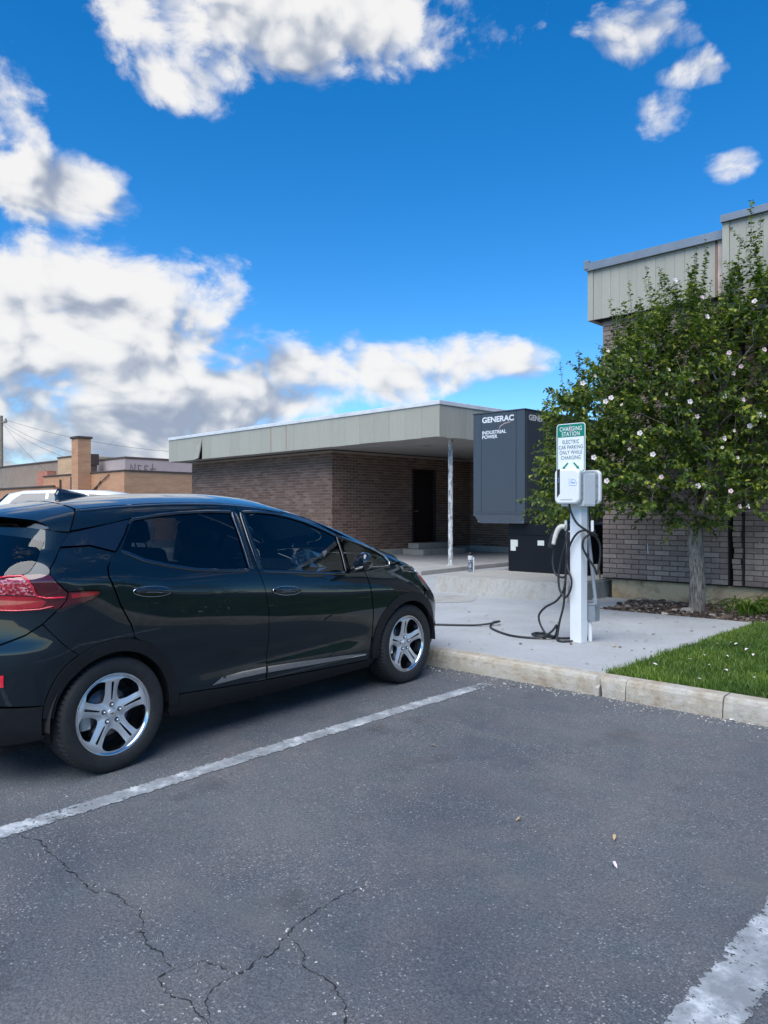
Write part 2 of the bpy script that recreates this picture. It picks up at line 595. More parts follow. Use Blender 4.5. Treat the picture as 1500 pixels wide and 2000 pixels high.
def mat_leaf(name, c0, c1, c2):
    m, nt, b = new_mat(name)
    ge = nt.nodes.new('ShaderNodeNewGeometry')
    base = ramp(nt, ge.outputs['Random Per Island'], (0.0, c0), (0.62, c1), (1.0, c2))
    base = mixc(nt, 1.0, base, ramp(nt, noise(nt, world_pos(nt), 2.6, 3, 0.5), (0.32, (0.60, 0.68, 0.66)), (0.68, (1.45, 1.32, 1.0))), 'MULTIPLY')
    nt.links.new(base, b.inputs['Base Color'])
    b.inputs['Roughness'].default_value = 0.5
    b.inputs['Specular IOR Level'].default_value = 0.35
    tl = nt.nodes.new('ShaderNodeBsdfTranslucent')
    nt.links.new(mixc(nt, 1.0, base, (1.3, 1.5, 0.5), 'MULTIPLY'), tl.inputs['Color'])
    mx = nt.nodes.new('ShaderNodeMixShader'); mx.inputs[0].default_value = 0.3
    nt.links.new(b.outputs[0], mx.inputs[1]); nt.links.new(tl.outputs[0], mx.inputs[2])
    nt.links.new(mx.outputs[0], nt.nodes['Material Output'].inputs['Surface'])
    return m


def mat_bark():
    m, nt, b = new_mat('bark')
    p = coords(nt, 'Object', (1, 1, 0.18))
    n = noise(nt, p, 48, 6, 0.7)
    nt.links.new(ramp(nt, n, (0.36, (0.055, 0.045, 0.036)), (0.5, (0.19, 0.165, 0.14)), (0.66, (0.33, 0.30, 0.26))), b.inputs['Base Color'])
    b.inputs['Roughness'].default_value = 0.9
    bump(nt, n, b, 0.9, 0.012)
    return m


def mat_panel(name, col, streak=0.06, rough=0.5):
    m, nt, b = new_mat(name)
    oi = nt.nodes.new('ShaderNodeObjectInfo')
    p = world_pos(nt, (5, 5, 0.6))
    n = noise(nt, p, 3.0, 6, 0.6)
    base = ramp(nt, n, (0.3, tuple(c * (1 - streak) for c in col)), (0.7, tuple(c * (1 + streak * 0.5) for c in col)))
    base = mixc(nt, 1.0, base, ramp(nt, oi.outputs['Random'], (0.0, 0.94), (1.0, 1.04)), 'MULTIPLY')
    base = mixc(nt, 1.0, base, ramp(nt, noise(nt, world_pos(nt), 22, 5, 0.7), (0.25, 0.95), (0.7, 1.03)), 'MULTIPLY')
    nt.links.new(base, b.inputs['Base Color'])
    b.inputs['Roughness'].default_value = rough
    bump(nt, noise(nt, world_pos(nt), 2.2, 3, 0.5), b, 0.12, 0.02)
    return m


MAT = dict(
    asphalt=mat_asphalt(),
    pad=mat_concrete('pad_concrete', (0.365, 0.375, 0.375), (0.28, 0.27, 0.25), 0.35),
    kerb=mat_kerb(),
    old_concrete=mat_concrete('old_concrete', (0.34, 0.33, 0.30), (0.24, 0.19, 0.14), 0.6, vertical=True),
    foundation=mat_concrete('foundation_concrete', (0.56, 0.42, 0.255), (0.22, 0.12, 0.055), 0.9, sc=1.2),
    walkway=mat_concrete('walkway_concrete', (0.36, 0.35, 0.33), (0.20, 0.18, 0.16), 0.45),
    brick_left=mat_brick('brown_brick', (0.140, 0.083, 0.060), (0.195, 0.124, 0.095)),
    brick_right=mat_brick('grey_brown_brick', (0.275, 0.205, 0.168), (0.33, 0.255, 0.21)),
    mortar_light=simple('light_mortar', (0.33, 0.27, 0.225), 0.9, scale=20),
    mortar_dark=simple('dark_mortar', (0.075, 0.063, 0.057), 0.9, scale=20),
    fascia=mat_panel('cream_metal', (0.375, 0.355, 0.285)),
    flashing=simple('grey_flashing', (0.20, 0.23, 0.26), 0.45, 0.3, scale=4),
    flash_white=simple('white_flashing', (0.62, 0.63, 0.63), 0.5, scale=4),
    rust=simple('rust_stain_metal', (0.30, 0.17, 0.12), 0.7, scale=6),
    soffit=simple('soffit_board', (0.36, 0.35, 0.33), 0.8, scale=3),
    door_brown=simple('dark_brown_door', (0.014, 0.008, 0.009), 0.7, spec=0.2, scale=5),
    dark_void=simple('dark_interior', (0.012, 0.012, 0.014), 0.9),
    line=mat_paint_line(),
    crack=simple('crack_black', (0.014, 0.014, 0.015), 0.95, scale=60),
    line_paint_white=simple('white_enamel', (0.70, 0.72, 0.72), 0.35, var=0.05, scale=7, bumpy=0.03),
    white_plastic=simple('white_plastic', (0.74, 0.745, 0.73), 0.32, var=0.03, scale=6),
    grey_plastic=simple('grey_plastic', (0.36, 0.38, 0.39), 0.5, var=0.06),
    conduit=simple('grey_conduit', (0.23, 0.25, 0.28), 0.5, var=0.08),
    galv=simple('galvanised_box', (0.30, 0.33, 0.36), 0.42, 0.5, var=0.15, scale=14),
    rubber=simple('black_cable_rubber', (0.016, 0.017, 0.019), 0.5, var=0.2),
    black_plastic=simple('black_plastic', (0.018, 0.019, 0.021), 0.45, var=0.15),
    cream_plastic=simple('cream_plastic', (0.66, 0.63, 0.53), 0.35, var=0.04),
    sign_green=simple('sign_green', (0.0, 0.195, 0.115), 0.4, var=0.05),
    sign_white=simple('sign_white', (0.76, 0.78, 0.80), 0.4, var=0.03),
    sign_dark=simple('sign_lettering', (0.02, 0.12, 0.10), 0.5, var=0.05),
    logo_blue=simple('logo_blue', (0.16, 0.36, 0.68), 0.5, var=0.05),
    logo_grey=simple('logo_grey', (0.32, 0.31, 0.27), 0.5, var=0.05),
    gen_grey=mat_panel('generator_grey', (0.050, 0.063, 0.079), 0.05, 0.42),
    gen_black=simple('generator_black', (0.004, 0.005, 0.009), 0.55, var=0.2, scale=4, spec=0.25),
    gen_text=simple('generator_lettering', (0.68, 0.70, 0.72), 0.5, var=0.05),
    label_white=simple('paper_label', (0.58, 0.60, 0.55), 0.7, var=0.1, scale=30),
    bark=mat_bark(),
    leaf=mat_leaf('hibiscus_leaf', (0.036, 0.076, 0.015), (0.085, 0.148, 0.022), (0.30, 0.32, 0.05)),
    petal=simple('petal', (0.72, 0.60, 0.62), 0.6, var=0.12, scale=12),
    grass=mat_leaf('grass_blade', (0.055, 0.115, 0.018), (0.11, 0.19, 0.034), (0.20, 0.26, 0.075)),
    soil=simple('soil', (0.055, 0.040, 0.030), 0.95, var=0.4, scale=30, bumpy=0.6),
    lawn_soil=simple('lawn_soil', (0.045, 0.070, 0.022), 0.95, var=0.4, scale=30, bumpy=0.6),
)


def mat_mulch():
    m, nt, b = new_mat('mulch_chip')
    ge = nt.nodes.new('ShaderNodeNewGeometry')
    nt.links.new(ramp(nt, ge.outputs['Random Per Island'], (0.0, (0.025, 0.016, 0.012)), (0.55, (0.075, 0.048, 0.034)), (0.85, (0.16, 0.115, 0.085)), (1.0, (0.42, 0.37, 0.31))), b.inputs['Base Color'])
    b.inputs['Roughness'].default_value = 0.95
    return m


def mat_leaf_dry():
    m, nt, b = new_mat('dry_leaf')
    ge = nt.nodes.new('ShaderNodeNewGeometry')
    nt.links.new(ramp(nt, ge.outputs['Random Per Island'], (0.0, (0.09, 0.055, 0.04)), (0.5, (0.19, 0.11, 0.075)), (0.85, (0.40, 0.28, 0.18)), (1.0, (0.62, 0.56, 0.46))), b.inputs['Base Color'])
    b.inputs['Roughness'].default_value = 0.85
    return m


def mat_pebble():
    m, nt, b = new_mat('loose_stone')
    ge = nt.nodes.new('ShaderNodeNewGeometry')
    nt.links.new(ramp(nt, ge.outputs['Random Per Island'], (0.0, (0.14, 0.13, 0.12)), (0.6, (0.30, 0.29, 0.27)), (1.0, (0.58, 0.56, 0.52))), b.inputs['Base Color'])
    b.inputs['Roughness'].default_value = 0.9
    return m


MAT['mulch'] = mat_mulch()
MAT['dry_leaf'] = mat_leaf_dry()
MAT['pebble'] = mat_pebble()

# ================================================================ ground
KY = 5.24                                   # foot of the kerb
SL = 0.0206                                 # the lot falls gently away from the kerb
def lot_z(y): return SL * (max(y, -30) - KY) if y < KY else 0.0


CRACKS = [[(-3.604, 1.343), (-3.441, 1.385), (-3.352, 1.366), (-3.203, 1.374), (-2.993, 1.345), (-2.852, 1.352), (-2.748, 1.383), (-2.646, 1.401), (-2.576, 1.405), (-2.456, 1.334), (-2.375, 1.304), (-2.265, 1.308), (-2.172, 1.3)],
          [(-2.172, 1.3), (-2.173, 1.246), (-2.098, 1.229), (-2.021, 1.235), (-1.953, 1.236), (-1.878, 1.23), (-1.814, 1.205), (-1.6, 1.08)],
          [(-2.172, 1.3), (-2.16, 1.338), (-2.147, 1.387), (-2.07, 1.403), (-2.011, 1.43), (-2.017, 1.536), (-2.054, 1.661), (-2.081, 1.7), (-2.094, 1.799), (-2.118, 1.92), (-2.101, 2.063)],
          [(-2.011, 1.43), (-1.999, 1.337), (-1.956, 1.264), (-1.878, 1.23)],
          [(-2.044, 1.67), (-1.909, 1.597), (-1.806, 1.583), (-1.725, 1.574), (-1.645, 1.536), (-1.588, 1.498), (-1.45, 1.42), (-1.3, 1.3)]]
LEAF_SPOTS = [(-3.002, 3.531), (-2.01, 2.974), (-1.595, 3.09), (-1.474, 2.856)]


def build_ground():
    ys = [-900, -30, -8, -4, 0, 2, 4, KY, 40, 900]
    xs = [-900, -60, -12, -6, 0, 6, 60, 900]
    V = [(x, y, lot_z(y)) for y in ys for x in xs]
    n = len(xs)
    F = [(j * n + i, j * n + i + 1, (j + 1) * n + i + 1, (j + 1) * n + i) for j in range(len(ys) - 1) for i in range(n - 1)]
    g = obj('parking_lot', (V, F), MAT['asphalt'])
    tag(g, 'weathered grey asphalt of the parking lot', 'ground', kind='structure')

    # painted bay lines with ragged edges
    for x0, x1, y0, y1, lab in ((-3.752, -3.618, -0.4, 5.02, 'worn white bay line beside the dark car'),
                                (-0.940, -0.765, -0.4, 5.05, 'wide worn white bay line in the near corner of the lot')):
        cols, rows = 9, 260
        V, F, A = [], [], []
        for j in range(rows + 1):
            y = y0 + (y1 - y0) * j / rows
            jl, jr = rng.normal(0, 0.005), rng.normal(0, 0.005)
            bow = 0.012 * math.sin(y * 1.3)
            for i in range(cols + 1):
                t = i / cols
                V.append((x0 + jl + (x1 + jr - x0 - jl) * t + bow, y, lot_z(y) + 0.004))
                e = min(t, 1 - t)
                A.append(-max(0.0, 0.30 - e * 2.2) - (max(0, (y - (y1 - 0.35))) * 0.7))
        for j in range(rows):
            for i in range(cols):
                k = j * (cols + 1) + i
                F.append((k, k + 1, k + cols + 2, k + cols + 1))
        me = mesh_data('bay_line', V, F, MAT['line'])
        at = me.attributes.new('edge', 'FLOAT', 'POINT')
        at.data.foreach_set('value', A)
        o = link('bay_line', me)
        tag(o, lab, 'road marking', 'painted bay lines', kind='structure')

    # cracks: ragged dark ribbons laid just above the asphalt
    cracks = CRACKS
    V, F = [], []
    for L in cracks:
        pts = [Vector((a, b, 0)) for a, b in L]
        fine = []
        for a, b in zip(pts[:-1], pts[1:]):
            k = max(2, int((b - a).length / 0.012))
            for t in range(k):
                p = a.lerp(b, t / k)
                fine.append(p)
        fine.append(pts[-1])
        w = [0.0] * len(fine)
        off = 0.0
        for i in range(len(fine)):
            off = off * 0.75 + rng.normal(0, 0.0055)
            d = (fine[min(i + 1, len(fine) - 1)] - fine[max(i - 1, 0)]).normalized()
            nrm = Vector((-d.y, d.x, 0))
            fine[i] = fine[i] + nrm * off
            w[i] = max(0.0006, abs(rng.normal(0.0012, 0.0015))) * (0.25 if i < 3 or i > len(fine) - 4 else 1)
        n0 = len(V)
        for i, p in enumerate(fine):
            d = (fine[min(i + 1, len(fine) - 1)] - fine[max(i - 1, 0)]).normalized()
            nrm = Vector((-d.y, d.x, 0))
            for s in (-1, 1):
                q = p + nrm * (s * w[i])
                V.append((q.x, q.y, lot_z(q.y) + 0.003))
            if i:
                k = n0 + 2 * i
                F.append((k - 2, k - 1, k + 1, k))
    tag(obj('asphalt_cracks', (V, F), MAT['crack']), 'thin branching cracks running through the near asphalt', 'cracks', kind='structure')

    # kerb, cast in lengths
    kerb = empty('kerb', (0, KY, 0))
    tag(kerb, 'stained concrete kerb between the lot and the slab', 'kerb', kind='structure')
    prof = [(0.0, -0.12), (0.004, 0.06), (0.010, 0.115), (0.020, 0.138), (0.042, 0.150), (0.145, 0.150), (0.145, -0.12)]
    cuts = [-9.2, -6.2, -2.83, -2.62, -1.93, 1.0, 4.0, 8.0]
    for a, b in zip(cuts[:-1], cuts[1:]):
        n = max(4, int((b - a) / 0.03))
        V, F = [], []
        m = len(prof)
        for i in range(n + 1):
            x = a + 0.004 + (b - a - 0.008) * i / n
            chip = max(0, rng.normal(0, 0.004)) * (4 if i in (0, n) else 1)
            sk = 0.03 * (1 if a == -2.83 else 0)
            for k, (py, pz) in enumerate(prof):
                e = chip if k in (2, 3, 4) else 0
                xx = x + (sk * (0.15 - pz) / 0.15 if i == 0 else 0)
                V.append((xx, py + e + rng.normal(0, 0.0008), pz - e * 0.8))
        for i in range(n):
            for k in range(m):
                q = (k + 1) % m
                F.append((i * m + k, i * m + q, (i + 1) * m + q, (i + 1) * m + k))
        F.append(tuple(range(m))[::-1]); F.append(tuple(range(n * m, n * m + m)))
        obj('kerb_stone', (V, F), MAT['kerb'], kerb)

    # slabs behind the kerb
    def slab(name, poly, z0, z1, mat, lab, cat, bev=0.008):
        o = obj(name, prism(poly, z0, z1, 'z', bev, 2), mat)
        tag(o, lab, cat, kind='structure')
        return o
    slab('pavement', [(-4.964, 5.39), (-2.86, 5.39), (-2.90, 7.2), (-2.97, 8.94), (-3.05, 8.99), (-4.82, 8.89), (-4.87, 10.27), (-4.964, 10.28)],
         -0.1, 0.150, MAT['pad'], 'pale concrete slab carrying the charging post', 'pavement')
    slab('pavement', [(-9.6, 5.39), (-4.976, 5.39), (-4.976, 9.28), (-9.6, 9.28)], -0.1, 0.149, MAT['pad'], 'pale concrete slab in front of the generator base', 'pavement')
    slab('pavement', [(-9.85, 9.292), (-7.75, 9.292), (-7.75, 15.0), (-10.1, 15.0)], -0.1, 0.147, MAT['pad'], 'narrow concrete passage between generator base and raised walkway', 'pavement')
    slab('pavement', [(-7.73, 9.292), (-4.976, 9.292), (-4.976, 10.28), (-5.6, 10.3), (-5.6, 15), (-7.73, 15)], -0.1, 0.140, MAT['pad'], 'concrete ground under the generator', 'pavement')
    slab('walkway', [(-9.80, 11.18), (-9.98, 12.9), (-10.14, 14.6), (-10.3, 18.6), (-22, 18.8), (-22, 11.5)], -0.1, 0.24, MAT['walkway'],
         'raised concrete walkway under the canopy of the low building', 'pavement', 0.015)
    patch = [(-7.45, 8.55), (-7.1, 8.92), (-6.85, 9.08), (-6.6, 8.7), (-6.42, 8.38), (-6.62, 8.0), (-6.85, 7.98), (-7.3, 8.3)]
    V = [(a, b, 0.153) for a, b in patch]
    tag(obj('asphalt_patch', (V, [tuple(range(len(V)))]), MAT['walkway']), 'small worn grey patch before the generator base', 'patch', kind='structure')

    # planting bed and lawn ground
    bed = [(-4.80, 8.91), (-3.06, 9.01), (-2.95, 8.95), (7, 8.95), (7, 10.34), (-4.84, 10.34)]
    V2, T = tri2d(bed, sp=0.09, jitter=0.02)
    Vz = [(a, b, 0.135 + 0.03 * math.exp(-((b - 9.7) / 0.5) ** 2) + rng.normal(0, 0.006)) for a, b in V2]
    tag(obj('planting_bed', (Vz, T), MAT['soil'], smooth=True), 'dark soil of the planting bed along the brick wall', 'soil', kind='structure')
    V, F = box(-2.89, 8, 5.392, 8.95, -0.1, 0.138)
    tag(obj('lawn_ground', (V, F), MAT['lawn_soil']), 'ground under the lawn', 'ground', kind='structure')

    # grass blades
    nb = 80000
    X = np.concatenate([rng.uniform(-2.93, -0.3, int(nb * .72)), rng.uniform(-0.3, 4.0, nb - int(nb * .72))]); Y = rng.uniform(5.395, 8.97, nb)
    edge = -2.86 - 0.07 * (Y - 5.4) / 3.5
    ok = X > edge + rng.normal(0, 0.016, nb) + 0.025 * np.sin(Y * 9.0) * np.sin(Y * 3.7)
    X, Y = X[ok], Y[ok]; nb = len(X)
    H = rng.normal(0.046, 0.011, nb).clip(0.02, 0.085); A = rng.uniform(0, 2 * PI, nb); Wd = rng.uniform(0.0022, 0.0042, nb)
    lean = rng.uniform(0.1, 0.75, nb) * H; B = rng.uniform(0, 2 * PI, nb)
    ca_, sa_ = np.cos(A) * Wd, np.sin(A) * Wd
    lx, ly = np.cos(B) * lean, np.sin(B) * lean
    P = np.zeros((nb, 5, 3))
    P[:, 0] = np.stack([X - ca_, Y - sa_, np.full(nb, 0.135)], 1)
    P[:, 1] = np.stack([X + ca_, Y + sa_, np.full(nb, 0.135)], 1)
    P[:, 2] = np.stack([X + ca_ * .8 + lx * .35, Y + sa_ * .8 + ly * .35, 0.135 + H * .6], 1)
    P[:, 3] = np.stack([X - ca_ * .8 + lx * .35, Y - sa_ * .8 + ly * .35, 0.135 + H * .6], 1)
    P[:, 4] = np.stack([X + lx, Y + ly, 0.135 + H], 1)
    idx = np.arange(nb)[:, None] * 5
    F = np.concatenate([idx + np.array([0, 1, 2]), idx + np.array([0, 2, 3]), idx + np.array([3, 2, 4])])
    o = fast_mesh('lawn', P.reshape(-1, 3), F, MAT['grass'])
    tag(o, 'short green lawn between the kerb and the planting bed', 'grass', kind='stuff')

    # mulch chips
    def chips(name, n, fx, zf, size, mat, lab, cat, flat=0.5):
        pts = fx(n)
        V, F = [], []
        tmpl = np.array([(-1, -.5, 0), (1, -.6, 0), (.9, .5, 0), (-.8, .6, 0), (-.7, -.3, 1), (.7, -.4, 1), (.6, .35, 1), (-.6, .4, 1)])
        fc = [(4, 5, 6, 7), (0, 1, 5, 4), (1, 2, 6, 5), (2, 3, 7, 6), (3, 0, 4, 7)]
        for (a, b) in pts:
            s = size * rng.lognormal(0, 0.45)
            M = Matrix.Rotation(rng.uniform(0, 2 * PI), 3, 'Z') @ Matrix.Rotation(rng.normal(0, 0.3), 3, 'X')
            k = len(V)
            v = tmpl * np.array([s, s * rng.uniform(0.35, 0.9), s * flat]) * (1 + rng.normal(0, .12, (8, 3)))
            v = v @ np.array(M).T + np.array([a, b, zf(a, b)])
            V.extend(map(tuple, v)); F.extend(tuple(i + k for i in f) for f in fc)
        o = obj(name, (V, F), mat)
        tag(o, lab, cat, kind='stuff')
        return o
    def in_bed(n):
        p = np.stack([rng.uniform(-4.8, -0.5, n * 2), rng.uniform(8.9, 10.33, n * 2)], 1)
        return p[pip(p[:, 0], p[:, 1], [(-4.81, 8.9), (-3.06, 9.0), (-2.95, 8.93), (7, 8.93), (7, 10.33), (-4.84, 10.33)])][:n]
    chips('mulch', 5200, in_bed, lambda a, b: 0.142 + 0.03 * math.exp(-((b - 9.7) / 0.5) ** 2), 0.017, MAT['mulch'], 'brown bark mulch around the tree trunk', 'mulch')
    def at_kerb(n):
        x = rng.uniform(-5.3, 0.2, n); d = np.abs(rng.exponential(0.09, n)); return np.stack([x, KY - 0.004 - d], 1)
    chips('loose_stones', 1300, at_kerb, lambda a, b: lot_z(b) + 0.001, 0.0050, MAT['pebble'], 'pale grit gathered along the foot of the kerb', 'grit', 0.7)
    def ravel(n):
        L = [(-3.93, 1.62, .09), (-3.98, 1.50, .07)] + [(p[0], p[1], 0.055) for c in CRACKS for p in c[2:]]
        q = [L[i] for i in rng.integers(0, len(L), n)]
        return np.array([(rng.normal(a, s), rng.normal(b, s)) for a, b, s in q])
    chips('loose_stones', 500, ravel, lambda a, b: lot_z(b) + 0.0005, 0.0030, MAT['pebble'], 'loose stone chips lying along the asphalt cracks', 'grit', 0.6)

    # fallen leaves
    def leaf_shape(s, curl):
        L = [(-1, 0, 0), (-.5, .38, curl * .4), (.2, .42, curl), (.75, .2, curl * .5), (1.1, 0, 0), (.75, -.22, curl * .6), (.2, -.4, curl), (-.5, -.36, curl * .5)]
        return [(a * s, b * s, 0.003 + c * s) for a, b, c in L]
    def scatter(name, n, fx, size, mat, lab, cat):
        V, F = [], []
        for (a, b, z) in fx(n):
            s = size * rng.lognormal(0, 0.3)
            v = leaf_shape(s, rng.uniform(0.1, 0.6)); an = rng.uniform(0, 2 * PI); c_, s_ = math.cos(an), math.sin(an)
            k = len(V)
            V += [(a + p * c_ - q * s_, b + p * s_ + q * c_, z + r) for p, q, r in v]
            F += [(k, k + 1, k + 2, k + 6, k + 7), (k + 2, k + 3, k + 4, k + 5, k + 6)]
        tag(obj(name, (V, F), mat), lab, cat, kind='stuff')
    def on_pad(n):
        r = []
        while len(r) < n:
            a, b = rng.uniform(-8.0, -2.9), rng.uniform(5.5, 8.85)
            if rng.uniform() < (0.35 + 0.65 * (a > -4.6)): r.append((a, b, 0.151))
        return r
    scatter('fallen_leaves', 95, on_pad, 0.020, MAT['dry_leaf'], 'small curled brown leaves scattered over the pale slab', 'leaves')
    def on_lawn(n): return [(rng.uniform(-2.7, 0.5), rng.uniform(5.5, 8.8), 0.185) for _ in range(n)]
    scatter('fallen_petals', 60, on_lawn, 0.022, MAT['petal'], 'pale dropped petals lying on the lawn', 'petals')
    def post_foot(n): return [(rng.normal(-3.98, .12), rng.normal(6.42, .06), 0.151) for _ in range(n)]
    scatter('fallen_leaves', 26, post_foot, 0.012, MAT['dry_leaf'], 'crumbled leaf litter beside the cable coil at the post foot', 'leaves')
    spots = LEAF_SPOTS
    labs = ['tan fallen leaf on the asphalt nearest the painted bay line', 'tan fallen leaf alone in the middle of the empty bay',
            'yellowish fallen leaf just behind the pale petal on the asphalt', 'crumpled pale petal lying on the asphalt']
    for i, (a, b) in enumerate(spots):
        s = 0.016
        V = []
        for p, q, r in leaf_shape(s, 0.7 + 0.2 * i):
            an = 0.8 * i + 0.4
            V.append((p * math.cos(an) - q * math.sin(an), p * math.sin(an) + q * math.cos(an), r))
        V2 = [(x, y, z + 0.0015) for x, y, z in V]
        F = [(0, 1, 2, 6, 7), (2, 3, 4, 5, 6)]
        vf = join((V, [f[::-1] for f in F]), (V2, F))
        o = obj('fallen_leaf', vf, MAT['petal'] if i == 3 else simple('leaf_tan%d' % i, (0.42, 0.29, 0.15) if i < 3 else (0.6, 0.5, 0.5), 0.8), loc=(a, b, lot_z(b)))
        tag(o, labs[i], 'leaf', 'leaves lying on the asphalt')


def fast_mesh(name, P, F, mat, smooth=False, parent=None):
    me = bpy.data.meshes.new(name)
    P = np.asarray(P, np.float32); F = np.asarray(F, np.int32)
    k = F.shape[1]
    me.vertices.add(len(P)); me.vertices.foreach_set('co', P.ravel())
    me.loops.add(F.size); me.loops.foreach_set('vertex_index', F.ravel())
    me.polygons.add(len(F)); me.polygons.foreach_set('loop_start', np.arange(0, F.size, k, dtype=np.int32))
    me.polygons.foreach_set('loop_total', np.full(len(F), k, np.int32))
    if smooth: me.polygons.foreach_set('use_smooth', np.ones(len(F), bool))
    me.materials.append(mat)
    me.update(calc_edges=True)
    me.validate()
    return link(name, me, parent)


build_ground()

# ================================================================ buildings
BL, BH = 0.2225, 0.0701                      # brick pitch
MT = 0.0100                                  # joint


def brick_data(mat):
    d = {}
    for key, ln in (('full', BL - MT), ('half', BL / 2 - MT), ('head', 0.098)):
        d[key] = mesh_data('brick', *bbox(0, ln, -0.045, 0.0, 0, BH - MT, 0.003, 1), mat)
    return d


def brick_wall(parent, x0, x1, z0, z1, origin, rz, data, mat, pick, holes=(), proud=0.007, jitter=0.0015):
    """bricks of one wall: those that pick() names become parts, the rest one joined part.
    wall runs along local x, faces local -y"""
    R = Matrix.Rotation(rz, 3, 'Z')
    restV, restF = [], []
    n = int(math.floor((z1 - z0) / BH))
    cand = []
    for j in range(n):
        z = z0 + j * BH
        x = x0 - (BL / 2 if j % 2 else 0)
        while x < x1 - 0.02:
            seg = [(max(x, x0), min(x + BL, x1))]
            for h in holes:
                if z < h[3] - 0.01 and z + BH > h[2] + 0.01:
                    seg = [q for (a, b) in seg for q in ((a, min(b, h[0])), (max(a, h[1]), b)) if q[1] - q[0] > 0]
            cand += [(a, b, z) for a, b in seg if b - a > 0.03]
            x += BL
    if pick: cand.sort(key=pick)
    for i, (a, b, z) in enumerate(cand):
        dy = rng.normal(0, jitter)
        full = abs(b - a - BL) < 1e-3
        half = abs(b - a - BL / 2) < 2e-3
        p = R @ Vector((a, 0.045 - proud + dy, z)) + Vector(origin)
        if pick and i < 296 and (full or half):
            link('brick', data['full' if full else 'half'], parent, p, (0, 0, rz))
        else:
            v, f = box(0, b - a - MT, -0.03, 0.0, 0, BH - MT)
            k = len(restV)
            restV += [tuple(R @ Vector((q[0] + a, q[1] + 0.03 - proud + dy, q[2] + z)) + Vector(origin)) for q in v]
            restF += [tuple(t + k for t in q) for q in f]
    if restV:
        o = obj('brickwork', (restV, restF), mat, parent)
        o['kind'] = 'stuff'


